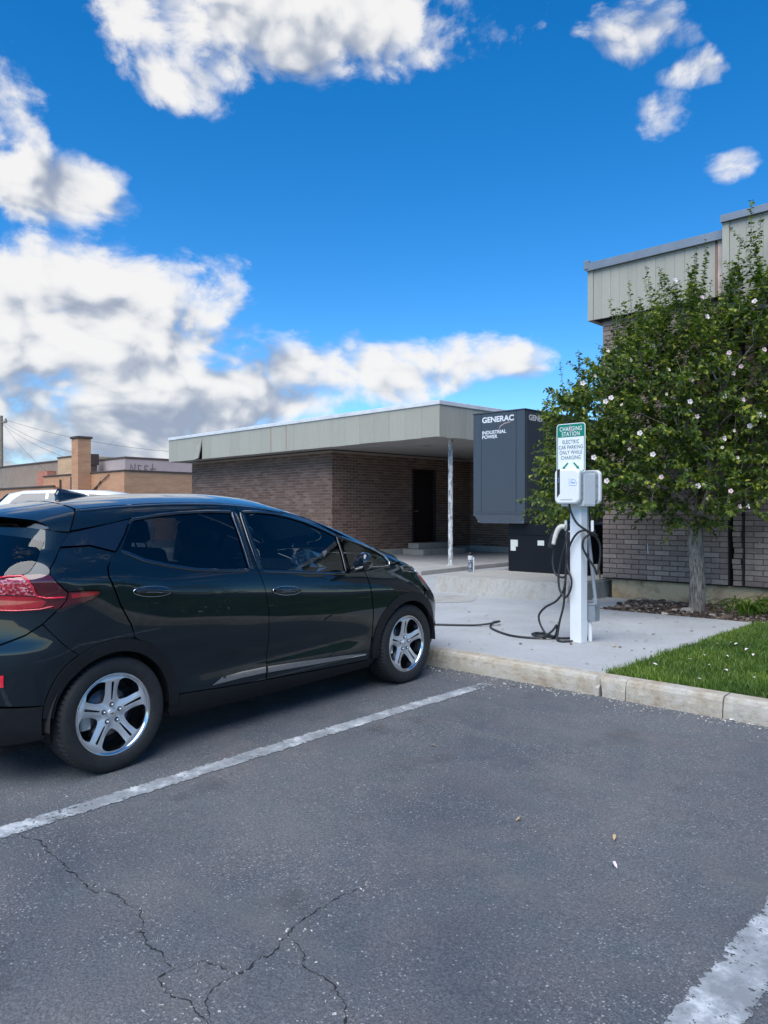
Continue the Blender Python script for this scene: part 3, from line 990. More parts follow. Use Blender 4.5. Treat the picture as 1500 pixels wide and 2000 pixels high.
def build_left_building():
    """low brick building with a deep canopy; local x along the front, y into the building"""
    B = empty('brick_building', (-10.029, 12.002, 0), math.radians(-2))
    tag(B, 'low brown brick building with cream panelled canopy behind the dark car', 'building')
    data = brick_data(MAT['brick_left'])
    zb, zt = 0.40, 2.905
    # backing walls (their face is the mortar)
    obj('wall', box(-10.79, -4.20, 0.60, 6.2, 0.2, zt), MAT['mortar_light'], B)
    obj('wall', box(-4.07, 7.0, 5.92, 6.3, 0.2, zt), MAT['mortar_light'], B)
    obj('wall', box(-4.195, -4.080, 0.602, 3.44, zb, zt - .002), MAT['mortar_light'], B)
    obj('wall', box(-4.195, -4.080, 4.40, 5.918, zb, zt - .002), MAT['mortar_light'], B)
    obj('wall', box(-4.195, -4.080, 3.445, 4.395, 2.565, zt - .002), MAT['mortar_light'], B)
    # front bricks (face -y) and side bricks (face +x)
    c = (-4.087, 0.6)
    brick_wall(B, -10.79, -4.09, zb, zt, (0, 0.600, 0), 0, data, MAT['brick_left'], None, proud=0.006)
    brick_wall(B, 0.0, 5.31, zb, zt, (-4.080, 0.594, 0), PI / 2, data, MAT['brick_left'],
               lambda t: t[0] * 1.0 + abs(t[2] - 1.5) * 1.6, holes=[(2.851, 3.801, 0.2, 2.562)], proud=0.006)
    brick_wall(B, -4.07, 6.5, zb, zt, (0, 5.92, 0), 0, data, MAT['brick_left'], None, proud=0.006)
    # foundation, door, steps
    obj('foundation', bbox(-4.3, -4.05, 0.52, 3.40, 0.2, 0.398, 0.012), MAT['old_concrete'], B)
    obj('foundation', bbox(-4.3, -4.05, 4.46, 5.90, 0.2, 0.398, 0.012), MAT['old_concrete'], B)
    obj('foundation', bbox(-4.04, 6.6, 5.80, 5.915, 0.2, 0.398, 0.012), MAT['old_concrete'], B)
    obj('foundation', bbox(-10.85, -4.32, 0.52, 0.7, 0.0, 0.398, 0.012), MAT['old_concrete'], B)
    d = obj('door', bbox(-4.16, -4.135, 3.50, 4.33, 0.54, 2.52, 0.004), MAT['door_brown'], B)
    obj('door_handle', tube([(-4.13, 3.58, 1.40), (-4.08, 3.58, 1.40), (-4.08, 3.68, 1.40)], 0.012, 8), MAT['galv'], d)
    for y0, y1, z0, z1 in ((3.445, 3.495, 0.54, 2.56), (4.335, 4.395, 0.54, 2.56), (3.497, 4.333, 2.525, 2.562)):
        obj('door_frame', bbox(-4.165, -4.06, y0, y1, z0, z1, 0.004), simple('door_frame_brown%d' % int(y0 * 10), (0.020, 0.012, 0.013), 0.6), B)
    obj('step', bbox(-4.05, -3.66, 3.25, 4.58, 0.392, 0.538, 0.015), MAT['old_concrete'], B)
    obj('step', bbox(-4.05, -3.30, 3.05, 4.78, 0.235, 0.390, 0.015), MAT['old_concrete'], B)
    # roof slab and soffit
    obj('soffit', box(-11.0, -0.06, 0.06, 6.0, 2.93, 2.95), MAT['soffit'], B)
    obj('soffit_light', lathe([(0, 2.926), (0.09, 2.926), (0.10, 2.93)], 16), MAT['flashing'], B, loc=(-1.8, 1.6, 0))
    obj('roof', box(-11.06, -0.05, 0.05, 12.0, 2.96, 3.60), simple('roof_membrane', (0.40, 0.40, 0.40), 0.8), B)
    # fascia panels: front run and side run, ribs stand slightly proud
    zf0, zf1 = 2.906, 3.565
    w = 0.4825
    n = int(round(11.1 / w))
    skip = {int(round((11.1 - 5.79) / w)), int(round((11.1 - 5.135) / w))}
    for i in range(n):
        a, b = -11.10 + i * 11.1 / n, -11.10 + (i + 1) * 11.1 / n
        lip = rng.normal(0, 0.003)
        tw = rng.normal(0, 0.002)
        vf = bbox(a + 0.002, b - 0.002, -0.012 + rng.normal(0, .0012), 0.03, zf0 + lip, zf1, 0.004, 1)
        if i == 3:                                    # the one panel that has sprung loose at its foot
            v = []
            for p in vf[0]:
                t = max(0, (zf1 - 0.15 - p[2]) / 0.5); u = (p[0] - a) / (b - a)
                v.append((p[0] - 0.05 * t * u, p[1] - 0.11 * t * t * u, p[2] + 0.02 * t * u))
            vf = (v, vf[1])
        vf = ([(p[0], p[1] + tw * (p[2] - zf0), p[2]) for p in vf[0]], vf[1])
        obj('fascia_panel', vf, MAT['fascia'], B)
    for x in (-5.79, -5.135):
        obj('rust_streak', box(x - 0.012, x + 0.012, -0.0165, -0.0145, zf0 + 0.02, zf1 - 0.01), MAT['rust'], B)
    ws = 0.203
    for i in range(34):
        a, b = i * ws + 0.02, (i + 1) * ws + 0.02
        obj('fascia_panel', bbox(-0.03, 0.012 + rng.normal(0, .001), a + 0.003, b - 0.003, zf0 + rng.normal(0, .003), zf1, 0.003, 1), MAT['fascia'], B)
    obj('corner_trim', bbox(-0.016, 0.016, -0.016, 0.016, zf0 - 0.002, zf1 + .002, 0.003, 1), MAT['fascia'], B)
    obj('backing', box(-11.09, -0.035, 0.032, 0.05, zf0 + .01, zf1), MAT['dark_void'], B)
    obj('edge_flashing', bbox(-11.13, 0.035, -0.035, 0.12, zf1, 3.652, 0.008), MAT['flash_white'], B)
    obj('edge_flashing', bbox(-0.12, 0.035, 0.122, 7.0, zf1, 3.652, 0.008), MAT['flash_white'], B)
    obj('end_panel', box(-11.12, -11.10, -0.01, 4.0, zf0, zf1), MAT['fascia'], B)
    # canopy post with flaking paint
    m, nt, b = new_mat('flaking_white_paint')
    nn = noise(nt, world_pos(nt, (1, 1, 0.35)), 24, 6, 0.7)
    nt.links.new(ramp(nt, nn, (0.40, (0.16, 0.17, 0.17)), (0.46, (0.36, 0.37, 0.36)), (0.54, (0.62, 0.63, 0.62))), b.inputs['Base Color'])
    b.inputs['Roughness'].default_value = 0.65
    post = lathe([(0.0, 0.238), (0.050, 0.238), (0.050, 2.93), (0, 2.93)], 20)
    plate = bbox(-0.07, 0.07, -0.07, 0.07, 0.238, 0.25, 0.003, 1)
    obj('canopy_post', join(post, plate), m, B, smooth=False, loc=(-0.368, 0.769, 0))
    # rooftop bits
    obj('roof_scupper', bbox(-0.40, -0.30, 1.1, 1.25, 3.6, 3.69, 0.01), MAT['flashing'], B)


def build_right_building():
    B = empty('brick_building', (-5.475, 10.25, 0), 0)
    tag(B, 'tall grey-brown brick building with cream metal fascia behind the flowering tree', 'building')
    data = brick_data(MAT['brick_right'])
    L = lambda x: x + 5.475                              # world x to local
    zb, zt = 0.432, 4.20
    x_slot0, x_slot1, x_j0, x_j1 = L(-3.70), L(-3.63), L(-3.522), L(-3.495)
    obj('wall', box(0.01, x_slot0 - .004, 0.012, 7.0, zb, 4.9), MAT['mortar_dark'], B)
    obj('wall', box(x_j1, 6.02, 0.012, 7.0, zb, 4.9), MAT['mortar_dark'], B)
    obj('wall', box(x_slot1 + .01, x_j1 - .001, 0.040, 0.30, zb, zt), MAT['mortar_dark'], B)
    near = lambda t: t[2] + (0 if t[0] < 1.8 else 2.5)
    brick_wall(B, 0.0, x_slot0, zb, zt, (0, 0.012, 0), 0, data, MAT['brick_right'], near, proud=0.008)
    brick_wall(B, x_j1, 6.0, zb, zt, (0, 0.012, 0), 0, data, MAT['brick_right'], None, proud=0.008)
    # the ragged brick rib beside the open joint
    for j in range(int((zt - zb) / BH)):
        dx = [0, 0, 0, .004, .009, -.004, -.010, 0, .003, .006][j % 10] * 1.3
        dy = [0, 0, 0, .006, .012, 0, -.004, 0, .006, .010][j % 10]
        z = zb + j * BH
        o = link('brick', data['head'], B, (x_slot1 + 0.004 - dx, 0.004 - dy, z))
    obj('joint_recess', box(x_slot0 - .003, x_slot1 + .009, 0.14, 0.30, zb, zt), MAT['dark_void'], B)
    obj('expansion_joint', box(x_j0 + 0.006, x_j1 - 0.008, -0.004, 0.01, zb, zt), MAT['black_plastic'], B)
    obj('base_flashing', box(-0.004, 6.0, -0.006, 0.02, zb - 0.016, zb - 0.004), MAT['dark_void'], B)
    obj('foundation', bbox(0.11, 6.0, 0.055, 0.6, -0.05, zb - 0.022, 0.015), MAT['foundation'], B)
    obj('foundation', box(0.012, 0.108, 0.30, 6.0, -0.05, zb - 0.022), MAT['old_concrete'], B)
    # soffit ledge under the fascia
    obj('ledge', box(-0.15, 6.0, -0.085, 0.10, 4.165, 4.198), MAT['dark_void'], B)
    # lower fascia
    zf0, zf1 = 4.168, 4.885
    x0, x1 = L(-5.645), L(-3.83)
    obj('corner_trim', bbox(x0 - 0.012, x0 + 0.075, -0.112, 0.4, zf0 - .004, zf1, 0.004, 1), MAT['fascia'], B)
    n = 13
    for i in range(n):
        a = x0 + 0.077 + i * (x1 - x0 - 0.077) / n; b = x0 + 0.077 + (i + 1) * (x1 - x0 - 0.077) / n
        obj('fascia_panel', bbox(a + .0007, b - .0007, -0.100 + rng.normal(0, .0008), -0.06, zf0 + rng.normal(0, .002), zf1, 0.003, 1), MAT['fascia'], B)
    obj('rust_pipe', tube([(x1 + 0.012, -0.085, zf0), (x1 + 0.012, -0.085, zf1 - 0.02)], 0.014, 8), MAT['rust'], B)
    obj('stained_panel', bbox(x1 + 0.03, L(-3.70), -0.098, -0.06, zf0 + .003, zf1 + .01, 0.003, 1), simple('stained_cream', (0.50, 0.40, 0.34), 0.6, var=0.25, scale=3), B)
    obj('gutter', prism([(-0.155, zf1), (-0.155, zf1 + .11), (-0.14, zf1 + .118), (0.2, zf1 + .118), (0.2, zf1)], x0 - 0.015, L(-3.70), 'x'), MAT['flashing'], B)
    obj('gutter_end', bbox(x0 - 0.045, x0 + 0.03, -0.165, -0.09, zf1 + .02, zf1 + .155, 0.008, 1), MAT['flashing'], B)
    # taller fascia on the right
    z20, z21 = 3.89, 5.06
    xr = L(-3.69)
    obj('corner_trim', bbox(xr - 0.012, xr + 0.075, -0.212, 0.4, z20 - .003, z21, 0.004, 1), MAT['fascia'], B)
    for i in range(21):
        a = xr + 0.077 + i * 0.2; b = a + 0.2
        obj('fascia_panel', bbox(a + .0007, b - .0007, -0.200 + rng.normal(0, .0008), -0.06, z20 + rng.normal(0, .002), z21, 0.003, 1), MAT['fascia'], B)
    obj('gutter', prism([(-0.255, z21), (-0.255, z21 + .085), (-0.24, z21 + .095), (0.2, z21 + .095), (0.2, z21)], xr - 0.02, 6.1, 'x'), MAT['flashing'], B)
    obj('fascia_soffit', box(xr, 6.1, -0.195, 0.0, z20 + .012, z20 + .02), MAT['dark_void'], B)
    obj('roof', box(-0.1, 6.0, 0.15, 7, 4.92, 4.98), MAT['flashing'], B)
    # white scratch marks on the bricks
    for x, z0, z1 in ((L(-4.80), 0.80, 0.935), (L(-3.33), 0.985, 1.03)):
        obj('scratch', ([(x, 0.0028, z1), (x + .006, 0.0028, z1), (x + .012, 0.0028, (z0 + z1) / 2), (x + .018, 0.0028, z0), (x + .010, 0.0028, z0), (x + .004, .0028, (z0 + z1) / 2)], [(5, 4, 3, 2, 1, 0)]), MAT['line_paint_white'], B)


build_left_building()
build_right_building()


# ================================================================ generator
def build_generator():
    pad = empty('concrete_plinth', (-6.6, 9.3, 0))
    tag(pad, 'raised concrete base under the grey generator', 'plinth')
    pl = [(-1.12, -0.12), (1.14, 0.02), (1.14, 0.98), (1.0, 4.4), (-1.12, 4.4)]
    bm = bmesh.new()
    lo = [bm.verts.new((x * 1.03 - (0.0), y - 0.10 if y < 0.5 else y, 0.10)) for x, y in pl]
    hi = [bm.verts.new((x, y, 0.40)) for x, y in pl]
    n = len(pl)
    bm.faces.new(hi); bm.faces.new(lo[::-1])
    for i in range(n): bm.faces.new((lo[i], lo[(i + 1) % n], hi[(i + 1) % n], hi[i]))
    bmesh.ops.recalc_face_normals(bm, faces=bm.faces[:])
    bmesh.ops.bevel(bm, geom=bm.edges[:], offset=0.025, segments=2, affect='EDGES')
    obj('slab', bm_out(bm), MAT['old_concrete'], pad)

    G = empty('generator', (-7.0, 10.48, 0.40))
    tag(G, 'dark grey boxed standby generator on a black tank', 'generator')
    X = lambda x: x + 7.0
    Y = lambda y: y - 10.48
    Z = lambda z: z - 0.40
    x0, x1, y0, y1 = X(-8.0), X(-6.962), 0.0, 2.6
    # housing: upper box with a bevelled lower skirt
    obj('housing', bbox(x0 + .004, x1 - .004, y0 + .012, y1, Z(1.345), Z(3.03), 0.006), MAT['gen_grey'], G)
    obj('roof_panel', bbox(x0 - .012, x1 + .012, y0 - .012, y1 + .01, Z(3.031), Z(3.05), 0.004), MAT['gen_grey'], G)
    for a, b, nm in ((x0, x0 + .165, 'corner_panel'), (x0 + .169, x1 - .171, 'front_panel'), (x1 - .167, x1, 'corner_panel')):
        obj(nm, bbox(a + .001, b - .001, y0 - .004, y0 + .010, Z(1.375), Z(3.026), 0.003, 1), MAT['gen_grey'], G)
    obj('lower_rail', bbox(x0, x1, y0 - .008, y0 + .010, Z(1.345), Z(1.373), 0.003, 1), MAT['gen_grey'], G)
    for i in range(5):
        a = y0 + .03 + i * .51
        obj('side_panel', bbox(x1 - .003, x1 + .006, a, a + .50, Z(1.375), Z(3.026), 0.003, 1), MAT['gen_grey'], G)
    sk = [(x0, Z(1.342)), (x0 + .13, Z(1.19)), (x1 - .02, Z(1.19)), (x1, Z(1.342))]
    obj('skirt', prism(sk, y0 - .002, y1, 'y'), simple('generator_skirt', (0.055, 0.066, 0.082), 0.45), G)
    for p in ((x0 + .02, Z(1.325)), (x0 + .11, Z(1.215)), (x1 - .04, Z(1.215)), (x1 - .02, Z(1.325))):
        obj('bolt', lathe([(0, -.012), (.008, -.012), (.010, -.002)], 10, 'y'), MAT['galv'], G, loc=(p[0], y0, p[1]))
    # black base tank
    obj('tank', bbox(X(-7.37), X(-5.90), Y(10.60), Y(13.0), 0.002, Z(1.185), 0.01), MAT['gen_black'], G)
    obj('tank_rail', bbox(X(-7.378), X(-5.89), Y(10.588), Y(13.01), Z(1.005), Z(1.015), 0.002, 1), MAT['gen_black'], G)
    pm = MAT['label_white']
    obj('warning_label', prism([(X(-7.32), Z(.92)), (X(-7.18), Z(.92)), (X(-7.18), Z(.81)), (X(-7.22), Z(.81)), (X(-7.22), Z(.74)), (X(-7.32), Z(.74))], Y(10.595), Y(10.600), 'y'), pm, G)
    obj('warning_label', prism([(X(-6.80), Z(.92)), (X(-6.68), Z(.92)), (X(-6.68), Z(.84)), (X(-6.80), Z(.84))], Y(10.595), Y(10.600), 'y'), pm, G)
    # rain-worn cover and exhaust on the roof
    obj('roof_cover', bbox(X(-6.99), X(-6.93), Y(12.05), Y(12.5), Z(2.86), Z(3.09), 0.01), MAT['gen_black'], G)
    # lettering
    r = (PI / 2, 0, 0)
    text_mesh('lettering', 'GENERAC', 0.128, MAT['gen_text'], G, (x0 + .185, y0 - .0055, Z(2.915)), r, align='LEFT', sx=1.12, bold=0.004)
    text_mesh('lettering', 'INDUSTRIAL', 0.080, MAT['gen_text'], G, (x0 + .185, y0 - .0055, Z(2.705)), r, align='LEFT', sx=1.10, bold=0.002)
    text_mesh('lettering', 'POWER', 0.080, MAT['gen_text'], G, (x0 + .185, y0 - .0055, Z(2.632)), r, align='LEFT', sx=1.12, bold=0.002)
    text_mesh('lettering', 'GENERAC', 0.125, MAT['gen_text'], G, (x1 + .0075, y0 + .10, Z(2.91)), (PI / 2, 0, PI / 2), align='LEFT', sx=1.15, bold=0.004)
    sw = [(x0 + .52, Z(2.72)), (x0 + .56, Z(2.79)), (x0 + .64, Z(2.83)), (x0 + .76, Z(2.85)), (x0 + .77, Z(2.86)), (x0 + .64, Z(2.845)), (x0 + .55, Z(2.80))]
    obj('swoosh', prism(sw, y0 - .0052, y0 - .0046, 'y'), simple('swoosh_pink', (0.50, 0.34, 0.33), 0.5), G)


build_generator()

# ================================================================ charging station
def build_station():
    S = empty('charging_station', (-3.713, 6.489, 0.15))
    tag(S, 'white square charging post with two chargers, hanging black cables and green sign', 'charging station')
    ox, oy, oz = 3.713, -6.489, -0.15
    def T(vf): return move(vf, (ox, oy, oz))
    def part(name, vf, mat, parent=S, smooth=False): return obj(name, T(vf), mat, parent, smooth)
    wp, wh = MAT['line_paint_white'], MAT['white_plastic']
    part('post', bbox(-3.7715, -3.6545, 6.43, 6.547, 0.15, 1.44, 0.004), wp)
    part('base_plate', bbox(-3.795, -3.63, 6.405, 6.575, 0.146, 0.156, 0.003, 1), MAT['pad'])
    part('mounting_box', bbox(-3.835, -3.602, 6.378, 6.605, 1.430, 1.742, 0.006), wp)
    part('box_door', bbox(-3.6025, -3.599, 6.392, 6.592, 1.445, 1.728, 0.0015, 1), wp)

    def charger(front):
        sgn = 1 if front else -1
        yf = 6.268 if front else 6.716
        yy = lambda d: yf + sgn * d
        c = empty('charger', (0, 0, 0), 0, S)
        c['label'] = 'white charger box facing the lot' if front else 'white charger box facing the building'
        x0, x1, z0, z1 = -3.842, -3.588, 1.452, 1.776
        bm = bmesh.new()
        rings = [(0.0, 0.016), (0.006, 0.005), (0.016, 0.0), (0.058, 0.0), (0.060, 0.004)]
        loops = []
        for d, ins in rings:
            loops.append([bm.verts.new((p[0], yy(d), p[1])) for p in rrect(x0 + ins, x1 - ins, z0 + ins, z1 - ins, 0.045 - ins * .6, 7)])
        for a, b in zip(loops[:-1], loops[1:]):
            for i in range(len(a)): bm.faces.new((a[i], a[(i + 1) % len(a)], b[(i + 1) % len(a)], b[i]))
        bm.faces.new(loops[0]); bm.faces.new(loops[-1][::-1])
        bmesh.ops.recalc_face_normals(bm, faces=bm.faces[:])
        o = part('shell', bm_out(bm), wh, c, True)
        o.data.polygons.foreach_set('use_smooth', [len(p.vertices) == 4 for p in o.data.polygons])
        ya, yb = sorted((yy(.0605), yy(.109)))
        part('back_case', prism(rrect(x0 + .012, x1 - .012, z0 + .012, z1 - .012, 0.035, 6), ya, yb, 'y'), MAT['grey_plastic'], c)
        for zz in (1.54, 1.62, 1.70):
            part('case_rib', bbox(x1 - .0125, x1 - .009, min(ya, yb) + .008, max(ya, yb) - .008, zz, zz + .006, .001, 1), MAT['conduit'], c)
        if front:
            part('status_strip', prism([(-3.812, 1.774), (-3.781, 1.774), (-3.781, 1.548), (-3.808, 1.514), (-3.812, 1.514)], yf - .0012, yf + .008, 'y'), MAT['black_plastic'], c)
            for k in range(3):
                part('status_light', bbox(-3.800, -3.792, yf - .002, yf - .001, 1.652 + k * .018, 1.660 + k * .018, .0004, 1), MAT['logo_blue'], c)
            # line-drawn cloud mark
            cl = [(-3.680, 1.632), (-3.684, 1.645), (-3.676, 1.657), (-3.664, 1.661), (-3.655, 1.672), (-3.638, 1.677), (-3.622, 1.670), (-3.615, 1.656), (-3.607, 1.646), (-3.610, 1.634)]
            pts = [Vector((a, yf - .001, b)) for a, b in cl]
            part('logo', tube(catmull(pts, 5), 0.0017, 6), MAT['logo_blue'], c)
            part('logo', tube(catmull([(-3.690, yf - .001, 1.668), (-3.682, yf - .001, 1.680), (-3.668, yf - .001, 1.683), (-3.655, yf - .001, 1.680)], 5), 0.0012, 6), MAT['logo_blue'], c)
            for a, b, z0_, z1_ in ((-3.664, -3.653, 1.640, 1.652), (-3.650, -3.638, 1.640, 1.655), (-3.635, -3.624, 1.640, 1.651)):
                part('logo', bbox(a, b, yf - .0014, yf - .0006, z0_, z1_, .0003, 1), MAT['logo_blue'], c)
            part('logo', bbox(-3.688, -3.606, yf - .0014, yf - .0006, 1.619, 1.6225, .0003, 1), MAT['logo_blue'], c)
            xx = -3.774
            for k in range(12):
                wd = (0.007, 0.009, 0.006)[k % 3]
                part('maker_mark', bbox(xx, xx + wd, yf - .0012, yf - .0006, 1.486, 1.494 + .002 * (k % 2), .0002, 1), MAT['logo_grey'], c)
                xx += wd + 0.003
    charger(True)
    charger(False)

    # sign on the front of the box
    sx0, sx1, sz0, sz1, sy = -3.879, -3.577, 1.744, 2.205, 6.374
    sg = part('sign_panel', prism(rrect(sx0, sx1, sz0, sz1, 0.030, 6), sy - .0016, sy, 'y'), MAT['sign_white'])
    r1 = rrect(sx0 + .007, sx1 - .007, sz0 + .007, sz1 - .007, 0.025, 6)
    r2 = rrect(sx0 + .015, sx1 - .015, sz0 + .015, sz1 - .015, 0.019, 6)
    n = len(r1)
    V = [(a, sy - .0022, b) for a, b in r1] + [(a, sy - .0022, b) for a, b in r2]
    F = [(i, (i + 1) % n, n + (i + 1) % n, n + i)[::1] for i in range(n)]
    obj('border', T((V, F)), MAT['sign_green'], sg)
    top = [p for p in rrect(sx0 + .013, sx1 - .013, 2.079, sz1 - .013, 0.020, 6)]
    top = [(a, max(b, 2.079)) if b > 2.10 else (sx0 + .013 if a < (sx0 + sx1) / 2 else sx1 - .013, 2.079) for a, b in top]
    uniq = []
    for p in top:
        if not uniq or (abs(p[0] - uniq[-1][0]) + abs(p[1] - uniq[-1][1])) > 1e-6: uniq.append(p)
    obj('header', T(([(a, sy - .0026, b) for a, b in uniq], [tuple(range(len(uniq)))])), MAT['sign_green'], sg)
    cx = (sx0 + sx1) / 2
    rr = (PI / 2, 0, 0)
    def word(t, z, size, mat, sx, bold, sp=1.0):
        text_mesh('lettering', t, size, mat, sg, (cx + ox, sy - .0034 + oy, z + oz), rr, extrude=0.0004, sx=sx, bold=bold, spacing=sp)
    word('CHARGING', 2.153, 0.056, MAT['sign_white'], 0.76, 0.0004, 1.10)
    word('STATION', 2.105, 0.056, MAT['sign_white'], 0.76, 0.0004, 1.10)
    word('ELECTRIC', 2.032, 0.050, MAT['sign_dark'], 0.76, -0.0002, 1.10)
    word('CAR PARKING', 1.982, 0.050, MAT['sign_dark'], 0.76, -0.0002, 1.06)
    word('ONLY WHILE', 1.933, 0.050, MAT['sign_dark'], 0.76, -0.0002, 1.06)
    word('CHARGING', 1.884, 0.050, MAT['sign_dark'], 0.76, -0.0002, 1.08)
    for sgn in (-1, 1):
        s = []
        for a, b in ((0, .008), (.055, .008), (.055, .017), (.086, 0), (.055, -.017), (.055, -.008), (0, -.008)):
            an = math.radians(-46)
            x, z = a * math.cos(an) - b * math.sin(an), a * math.sin(an) + b * math.cos(an)
            s.append((cx + sgn * (x + 0.030), 1.836 + z))
        obj('arrow', T(prism(s, sy - .0032, sy - .0022, 'y')), MAT['sign_green'], sg)
    for z in (1.775, 2.19):
        obj('bolt', T(move(lathe([(0, -.003), (.004, -.003), (.005, 0)], 10, 'y'), (cx, sy - .002, z))), MAT['galv'], sg)
    obj('sticker_residue', T(prism([(cx - .012, 2.186), (cx + .006, 2.182), (cx + .014, 2.140), (cx + .004, 2.118), (cx - .010, 2.128)], sy - .0042, sy - .0036, 'y')), simple('torn_sticker', (0.32, 0.28, 0.28), 0.7, var=0.4, scale=80), sg)

    # cable hooks
    for name, x, y in (('hook', -3.838, 6.47), ('hook', -3.560, 6.47)):
        part(name, join(prism(rrect(x - .013, x + .013, 1.195, 1.30, 0.012, 5), y - .004, y + .004, 'y'),
                        bbox(min(x, -3.713), max(x, -3.713), y - .006, y + .006, 1.186, 1.198, .002, 1)), wh)
    # cables
    rb = MAT['rubber']
    R_ = 0.0105
    A = [(-3.72, 6.325, 1.462), (-3.705, 6.335, 1.38), (-3.660, 6.36, 1.277), (-3.600, 6.41, 1.215), (-3.560, 6.46, 1.185), (-3.535, 6.50, 1.165), (-3.56, 6.535, 1.15),
         (-3.60, 6.52, 1.17), (-3.605, 6.42, 1.205), (-3.66, 6.385, 1.185), (-3.725, 6.385, 1.105), (-3.772, 6.39, 0.985), (-3.785, 6.40, 0.90), (-3.765, 6.39, 0.83), (-3.728, 6.385, 0.74),
         (-3.742, 6.385, 0.64), (-3.800, 6.39, 0.572), (-3.862, 6.40, 0.64), (-3.882, 6.41, 0.76), (-3.868, 6.42, 0.88), (-3.83, 6.42, 1.02), (-3.808, 6.43, 1.12), (-3.815, 6.455, 1.205),
         (-3.810, 6.48, 1.19), (-3.800, 6.43, 1.05), (-3.800, 6.41, 0.85), (-3.815, 6.41, 0.62), (-3.830, 6.41, 0.48), (-3.868, 6.41, 0.34), (-3.885, 6.40, 0.22), (-3.875, 6.38, 0.165),
         (-3.79, 6.36, 0.162), (-3.68, 6.60, 0.162), (-3.75, 6.66, 0.162), (-3.92, 6.50, 0.162), (-4.05, 6.50, 0.175), (-4.16, 6.58, 0.175), (-4.22, 6.52, 0.175), (-4.13, 6.42, 0.165), (-4.02, 6.40, 0.163)]
    part('cable', tube(catmull(A, 7), R_, 8), rb, smooth=True)
    Bc = [(-3.72, 6.66, 1.462), (-3.70, 6.655, 1.38), (-3.64, 6.62, 1.27), (-3.60, 6.55, 1.21), (-3.575, 6.49, 1.18), (-3.62, 6.425, 1.13), (-3.630, 6.42, 1.05), (-3.60, 6.45, 0.96), (-3.555, 6.50, 0.86),
          (-3.545, 6.53, 0.80), (-3.53, 6.56, 0.95), (-3.53, 6.55, 1.08), (-3.56, 6.50, 1.185), (-3.62, 6.60, 1.20), (-3.80, 6.60, 1.18), (-3.835, 6.48, 1.20), (-3.80, 6.42, 1.05), (-3.79, 6.40, 0.88), (-3.80, 6.395, 0.72),
          (-3.83, 6.40, 0.62), (-3.90, 6.40, 0.53), (-4.02, 6.40, 0.46), (-4.088, 6.40, 0.385), (-4.085, 6.40, 0.31), (-4.03, 6.40, 0.22), (-3.97, 6.42, 0.17),
          (-4.00, 6.52, 0.163), (-4.15, 6.62, 0.163), (-4.26, 6.55, 0.163), (-4.16, 6.46, 0.163), (-4.02, 6.50, 0.165), (-3.93, 6.44, 0.20), (-3.90, 6.41, 0.30), (-3.94, 6.39, 0.24), (-4.03, 6.36, 0.175),
          (-4.16, 6.31, 0.163), (-4.34, 6.30, 0.163), (-4.55, 6.40, 0.163), (-4.75, 6.54, 0.163), (-4.86, 6.66, 0.163), (-4.93, 6.78, 0.168), (-4.97, 6.88, 0.175), (-4.91, 6.90, 0.185), (-4.885, 6.80, 0.187),
          (-4.93, 6.70, 0.175), (-5.03, 6.60, 0.163), (-5.20, 6.46, 0.163), (-5.40, 6.32, 0.163), (-5.75, 6.06, 0.163), (-6.08, 5.72, 0.163), (-6.30, 5.40, 0.17), (-6.36, 5.05, 0.28), (-6.30, 4.72, 0.55), (-6.14, 4.56, 0.80), (-5.98, 4.53, 0.88)]
    part('cable', tube(catmull(Bc, 7), R_, 8), rb, smooth=True)
    # plug in the car's left front wing
    part('plug', tube([(-6.02, 4.54, 0.87), (-5.95, 4.53, 0.885), (-5.90, 4.53, 0.885)], [0.018, 0.024, 0.03], 10), MAT['black_plastic'])
    # holstered plug on the left hook
    Pg = [(-3.832, 6.45, 1.236), (-3.860, 6.44, 1.240), (-3.888, 6.43, 1.224), (-3.910, 6.425, 1.185), (-3.928, 6.42, 1.13), (-3.942, 6.415, 1.065)]
    cn = part('plug', tube(catmull(Pg, 4), [0.023] * 5 + [0.0235] * 6 + [0.0225] * 6 + [0.020] * 4, 12), MAT['cream_plastic'], smooth=True)
    D = [(-3.925, 6.425, 1.195), (-3.955, 6.42, 1.14), (-3.972, 6.415, 1.06)]
    obj('grip', T(tube(catmull(D, 5), [0.016] * 4 + [0.021] * 7, 10)), MAT['black_plastic'], cn, True)
    obj('nozzle', T(tube([(-3.956, 6.413, 1.070), (-3.966, 6.41, 1.035)], [0.034, 0.030], 12)), MAT['black_plastic'], cn)
    H = [(-3.90, 6.43, 1.215), (-3.925, 6.44, 1.10), (-3.955, 6.44, 0.98), (-3.957, 6.43, 0.88), (-3.925, 6.42, 0.79), (-3.865, 6.42, 0.758), (-3.812, 6.42, 0.775), (-3.795, 6.43, 0.90), (-3.800, 6.45, 1.08), (-3.825, 6.465, 1.198)]
    part('cable', tube(catmull(H, 6), R_, 8), rb, smooth=True)
    # conduits and junction box behind the post
    part('conduit', tube([(-3.788, 6.50, 1.43), (-3.788, 6.50, 0.70), (-3.795, 6.52, 0.55), (-3.80, 6.54, 0.155)], 0.0165, 12), MAT['conduit'], smooth=True)
    part('conduit', tube(catmull([(-3.690, 6.60, 1.43), (-3.686, 6.60, 1.25), (-3.666, 6.60, 1.10), (-3.636, 6.60, 0.85), (-3.600, 6.60, 0.56), (-3.598, 6.60, 0.515)], 5), 0.0165, 12), MAT['conduit'], smooth=True)
    jb = part('junction_box', bbox(-3.705, -3.585, 6.56, 6.66, 0.345, 0.50, 0.006), MAT['galv'])
    obj('cover', T(bbox(-3.712, -3.580, 6.553, 6.667, 0.500, 0.516, 0.003, 1)), MAT['galv'], jb)
